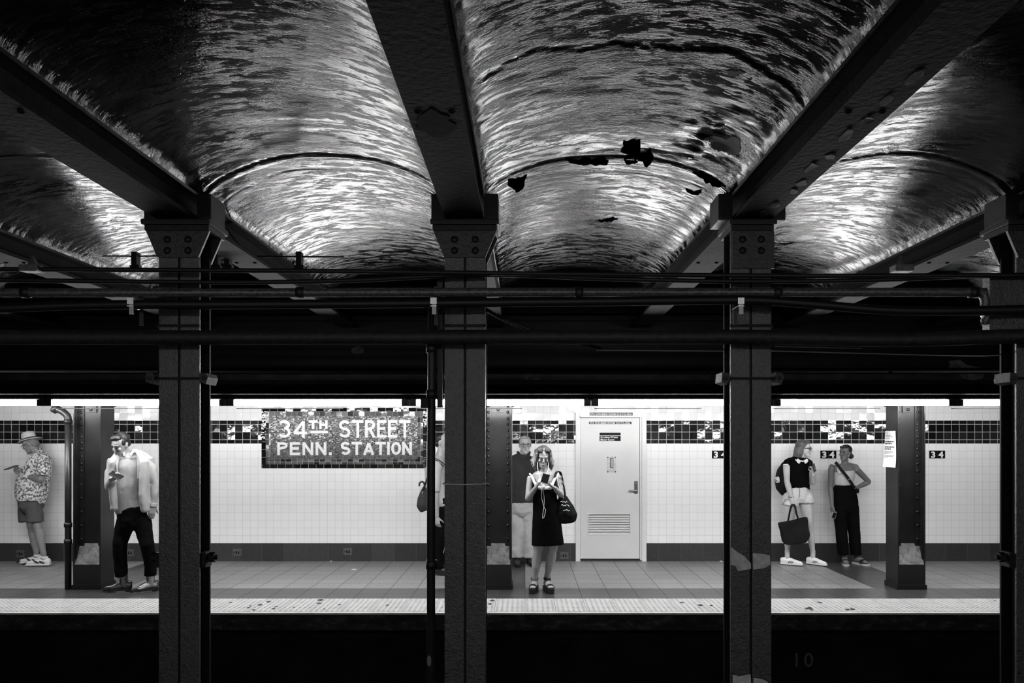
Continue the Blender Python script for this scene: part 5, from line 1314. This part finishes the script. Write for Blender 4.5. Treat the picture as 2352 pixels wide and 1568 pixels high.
for k in range(13):
    a_ = math.pi*(.0+k/12.0); cx_, cy_ = .078*math.cos(a_), .035+.070*math.sin(a_)
    loft(bm, [M @ V_((cx_*.6, cy_*.6, .095)), M @ V_((cx_, cy_, .02)), M @ V_((cx_*1.05, cy_+.012, -.07)), M @ V_((cx_*.95, cy_+.030, -.16)), M @ V_((cx_*.7, cy_+.045, -.20))], [.020,.022,.024,.022,.010], n=8)
bake('hair', bm, mat('straight_brown_hair', .075, .45, 0, .5, .4, 60, .6, 110, .004, stretch=(1,1,.12)), P6, .006, 1, .003, 40)
M_TEE = cloth_mat('black_tshirt_cloth', .006, .2, .9, .3, 10)
bm = B(); loft(bm, [Q(250,322), Q(245,345), Q(240,400), Q(245,480), Q(250,570), Q(262,655)], [(.065,.055),(.125,.075),(.155,.105),(.150,.115),(.142,.112),(.136,.108)], n=20, cap='none')
loft(bm, [Q(165,352,-.0), Q(132,378,-.02), Q(122,418,-.05)], [.040,.054,.058], n=14, cap='start'); loft(bm, [Q(320,352,.0), Q(356,380,-.01), Q(374,445,-.03)], [.040,.052,.052], n=14, cap='start')
loft(bm, [Q(350,640,-.10), Q(372,665,-.11)], [.022,.010], n=8)
bake('t_shirt', bm, M_TEE, P6, .008, 3, .006, 9)
bm = B(); loft(bm, [Q(90,400,-.115), Q(135,397,-.125)], [(.007,.003)]*2, ref=(0,0,1), n=6); child('sleeve_stripe', bm, mat('white_cord'), P6)
s_d = cloth_mat('pale_denim', .58, .1, .85, .6, 14)
bm = B(); loft(bm, [Q(265,635), Q(250,720), Q(245,760)], [(.130,.110),(.168,.120),(.165,.12)], n=20)
loft(bm, [Q(168,740), Q(165,790), Q(160,832)], [(.105,.115),(.112,.118),(.110,.115)], n=16, cap='start'); loft(bm, [Q(325,740), Q(335,780), Q(340,808)], [(.105,.115),(.105,.115),(.100,.112)], n=16, cap='start')
sh_ = bake('denim_shorts', bm, s_d, P6, .008, 2, .005, 12)
bm = B(); loft(bm, [Q(262,640,-.118), Q(262,700,-.13), Q(258,750,-.13)], [.003,.003,.003], n=6); loft(bm, smoothpath([Q(275,815,-.05), Q(340,805,-.125), Q(410,808,-.03)], 3), [.004]*7, n=6); loft(bm, smoothpath([Q(84,825,-.03), Q(105,775,-.10), Q(150,760,-.13)], 3), [.004]*7, n=6); sub('seams', bm, mat('dark_thread', .12, .8), sh_)
for A_, dd, st in ((Q(130,1395), (.85,-.5), 1), (Q(400,1395,.02), (.65,-.75), 1)):
    A_ = V_((A_.x, A_.y, 0)); up, so = shoe_bm(A_, dd, .265, .078, .046, .95, .012); sh = bake('sneaker', up, mat('white_leather_sneaker', .72, .4), P6, .006, 1); sub('sole', so, mat('white_rubber_sole'), sh)
    d_ = V_((dd[0],dd[1],0)).normalized(); lat = d_.cross(V_((0,0,1)))
    for k in range(3):
        bm = B()
        for sg in (-1,1): loft(bm, [A_+d_*(.02+.022*k)+lat*sg*.042+V_((0,0,.035)), A_+d_*(.045+.022*k)+lat*sg*.038+V_((0,0,.065))], [(.0045,.004)]*2, n=6)
        sub('side_stripe', bm, mat('dark_stripe', .03, .6), sh)
bm = B(); c = Q(262, 352, -.02)
loft(bm, [c+V_((-.085,-.02,.012)), c+V_((-.055,-.085,-.005)), c+V_((0,-.105,-.012)), c+V_((.055,-.09,-.005)), c+V_((.080,-.02,.012))], [(.010,.006)]*5, ref=(0,0,1), n=8)
for sx in (-1,1):
    for dz in (-.012, .004, .018): ellip(bm, c+V_((sx*(.050+dz*.5),-.10,-.012+dz*.4)), (.020,.012,.028), seg=12)
tag(link('headphones', bm, mat('white_headphones', .75, .35), None, True), 'white headphones worn round the neck of the young woman with sunglasses', 'headphones')
bm = B(); tube(bm, [Q(172+28*math.cos(t), 740+8*math.sin(t), -.10-.028*math.sin(t)) for t in [2*math.pi*k/12 for k in range(13)]], .005, 6); child('bracelet', bm, mat('dark_bracelet', .03, .4), P6, True)
phone('dark phone with a pale edge held up by the young woman in sunglasses', Q(415, 432, -.20), (-.25,0,1), (.7,.7,0), .07, .11)
r = thing('backpack', 'black backpack on the back of the young woman in sunglasses', 'backpack', Q(75, 570, .08))
bm = B(); loft(bm, [Q(115,400,.08), Q(95,470,.10), Q(80,560,.10), Q(80,640,.10), Q(100,700,.09)], [(.055,.08),(.088,.12),(.098,.13),(.090,.12),(.055,.08)], n=18); bake('pack', bm, cloth_mat('black_nylon', .010, .3, .6, .5, 14), r, .009, 2, .006, 12)
bm = B(); loft(bm, [Q(22,540,-.0), Q(30,580,-.0)], [.030,.030], n=10); sub_ = child('side_pocket', bm, mat('white_and_grey_pouch', .45, .6, 0, .3, .8, 35), r, True)
bm = B(); loft(bm, smoothpath([Q(120,380,.05), Q(150,335,-.04), Q(355,345,-.05), Q(372,400,-.10), Q(368,470,-.10)], 4), [(.015,.006)]*17, n=8); child('strap', bm, mat('black_nylon'), r, True)
r = thing('tote_bag', 'large plain black tote bag held low by the young woman in sunglasses', 'bag', Q(215, 1110, -.14))
bm = B(); ring = [(50,1022),(200,995),(347,958),(362,1080),(374,1150),(360,1195),(325,1232),(180,1250),(120,1248),(92,1215),(75,1120)]
front = [Q(x, y, -.19) for x, y in ring]; prism(bm, front, (0,.10,0)); bmesh.ops.subdivide_edges(bm, edges=bm.edges[:], cuts=2, use_grid_fill=True)
bake('bag_body', bm, cloth_mat('black_canvas'), r, .009, 4, .006, 8)
bm = B()
for y_, o_ in ((-.185, 0), (-.12, 6)):
    loft(bm, smoothpath([Q(135+o_,1005,y_), Q(150+o_,920,y_+.01), Q(174+o_,832,-.14), Q(204+o_,832,-.14), Q(222+o_,910,y_+.01), Q(245+o_,980,y_)], 4), [(.009,.004)]*21, n=8)
child('handles', bm, mat('black_canvas'), r, True)

# -- young woman with the cross-body strap, leaning on the wall
Q, u7 = mapper(1780, 980, 4.6125, 10.76)
P7 = person('young woman with a bun, pale one-shoulder top and black trousers, hand on her hip', Q(800, 1440))
sk = skin_mat('deep_brown_skin', .115)
M = hframe(Q(742, 278), -48, 0, 0, .90)
bm = B(); head_mesh(bm, M, False); neck(bm, M, Q(738, 405, .03), .044)
loft(bm, [Q(735,415,.02), Q(740,470), Q(732,560), Q(728,640), Q(740,740)], [(.155,.058),(.145,.08),(.125,.085),(.118,.082),(.14,.09)], n=18)
loft(bm, [Q(600,425,.02), Q(735,405,.03), Q(862,430,.02)], [.044,.05,.044], n=12)
arm(bm, Q(600,440), Q(588,640,.02), Q(605,835,-.04), (.044,.036,.024)); hand(bm, Q(605,835,-.04), (.12,-.15,-1), (.8,.4,0), .9, (30,45,35), -1)
arm(bm, Q(865,450), Q(995,582,.02), Q(868,645,.03), (.044,.036,.025)); hand(bm, Q(868,645,.03), (-1,.1,.0), (0,-.2,-1), .9, (25,30,25), 1)
leg(bm, Q(690,800), Q(700,1080), Q(745,1360), (.08,.05,.048,.034)); leg(bm, Q(805,800), Q(830,1080), Q(875,1360), (.08,.05,.048,.034))
foot(bm, Q(738,1395), (-.25,-1), .21, .025); foot(bm, Q(880,1395), (.45,-.9), .21, .025)
bake('body', bm, sk, P7, .006, 2); face_bits(M, P7, False, None, .008, .07)
bm = B(); R3 = M.to_3x3().normalized(); ellip(bm, M @ V_((0,.034,.050)), (.079,.086,.072), R3); ellip(bm, M @ V_((0,.062,-.01)), (.068,.048,.055), R3); ellip(bm, M @ V_((0,-.04,.088)), (.055,.045,.025), R3)
ellip(bm, Q(806,312,.02), (.036,.036,.036))
bake('hair', bm, mat('black_hair'), P7, .006, 1, .002, 60)
bm = B(); ellip(bm, Q(712,205,-.06), (.008,.006,.006)); child('hair_clip', bm, M_BRIGHT, P7)
bm = B(); ellip(bm, Q(783,308,-.05), (.006,.006,.012)); child('earring', bm, M_BRIGHT, P7)
bm = B(); loft(bm, [Q(730,470,-.005), Q(735,520,-.008), Q(728,570,-.004), Q(724,616,0)], [(.142,.098),(.140,.102),(.128,.096),(.122,.092)], n=20, cap='none')
loft(bm, [Q(662,380,.03), Q(668,410,-.06), Q(680,450,-.085), Q(700,490,-.095)], [(.020,.010),(.024,.012),(.034,.014),(.04,.014)], n=10)
bake('crop_top', bm, cloth_mat('pale_grey_jersey', .42, .04, .85, .25, 10), P7, .007, 2, .002, 10)
bm = B(); loft(bm, [Q(724,628), Q(738,720), Q(748,800), Q(750,880)], [(.130,.100),(.155,.115),(.168,.120),(.165,.12)], n=20)
loft(bm, [Q(690,850), Q(695,1000), Q(705,1150), Q(726,1352)], [(.095,.105),(.080,.095),(.075,.09),(.070,.088)], n=16, cap='start')
loft(bm, [Q(812,850), Q(828,1000), Q(842,1150), Q(858,1352)], [(.095,.105),(.080,.095),(.074,.09),(.070,.088)], n=16, cap='start')
bake('wide_trousers', bm, M_BT_, P7, .008, 3, .005, 8)
for A_, dd in ((Q(738,1395), (-.25,-1)), (Q(880,1395), (.45,-.9))):
    A_ = V_((A_.x, A_.y, 0)); d_ = V_((dd[0],dd[1],0)).normalized(); lat = d_.cross(V_((0,0,1))); up, so = shoe_bm(A_, dd, .25, .05, .046, 1.0, 0); up.free()
    sd = child('slide_sandal', so, mat('pale_slide_sole', .40, .6), P7)
    bm = B(); loft(bm, [A_+d_*.09+lat*.048+V_((0,0,.028)), A_+d_*.09+lat*.03+V_((0,0,.072)), A_+d_*.09+V_((0,0,.085)), A_+d_*.09-lat*.03+V_((0,0,.072)), A_+d_*.09-lat*.048+V_((0,0,.028))], [(.030,.006)]*5, ref=d_, n=8)
    loft(bm, [A_-d_*.02+V_((0,0,.085)), A_-d_*.02+V_((0,0,.10))], [.038,.036], n=12, cap='none'); sub('slide_strap', bm, mat('black_sandal_strap'), sd, True)
r = thing('crossbody_bag', 'black cross-body bag with its strap running diagonally over a pale top', 'bag', Q(840, 640, .0))
bm = B(); loft(bm, smoothpath([Q(640,385,.06), Q(645,378,-.03), Q(690,440,-.105), Q(745,505,-.125), Q(790,565,-.12), Q(830,625,-.09), Q(845,645,-.03)], 4), [(.019,.004)]*25, ref=(1,0,.8), n=8); child('strap', bm, mat('black_nylon'), r, True)
bm = B(); loft(bm, [Q(850,640,.06), Q(852,690,.07)], [(.05,.03),(.055,.035)], n=12); child('pouch', bm, mat('black_nylon'), r, True)
bm = B(); loft(bm, [Q(778,560,-.132), Q(802,545,-.132)], [(.004,.003)]*2, n=6); child('slider', bm, M_BRIGHT, r)
phone('small shiny card wallet held low by the young woman with the bun', Q(625, 938, -.08), (.25,0,1), (1,.1,0), .055, .085, mat('shiny_pale_case', .5, .15, .3, .5, .8, 40))
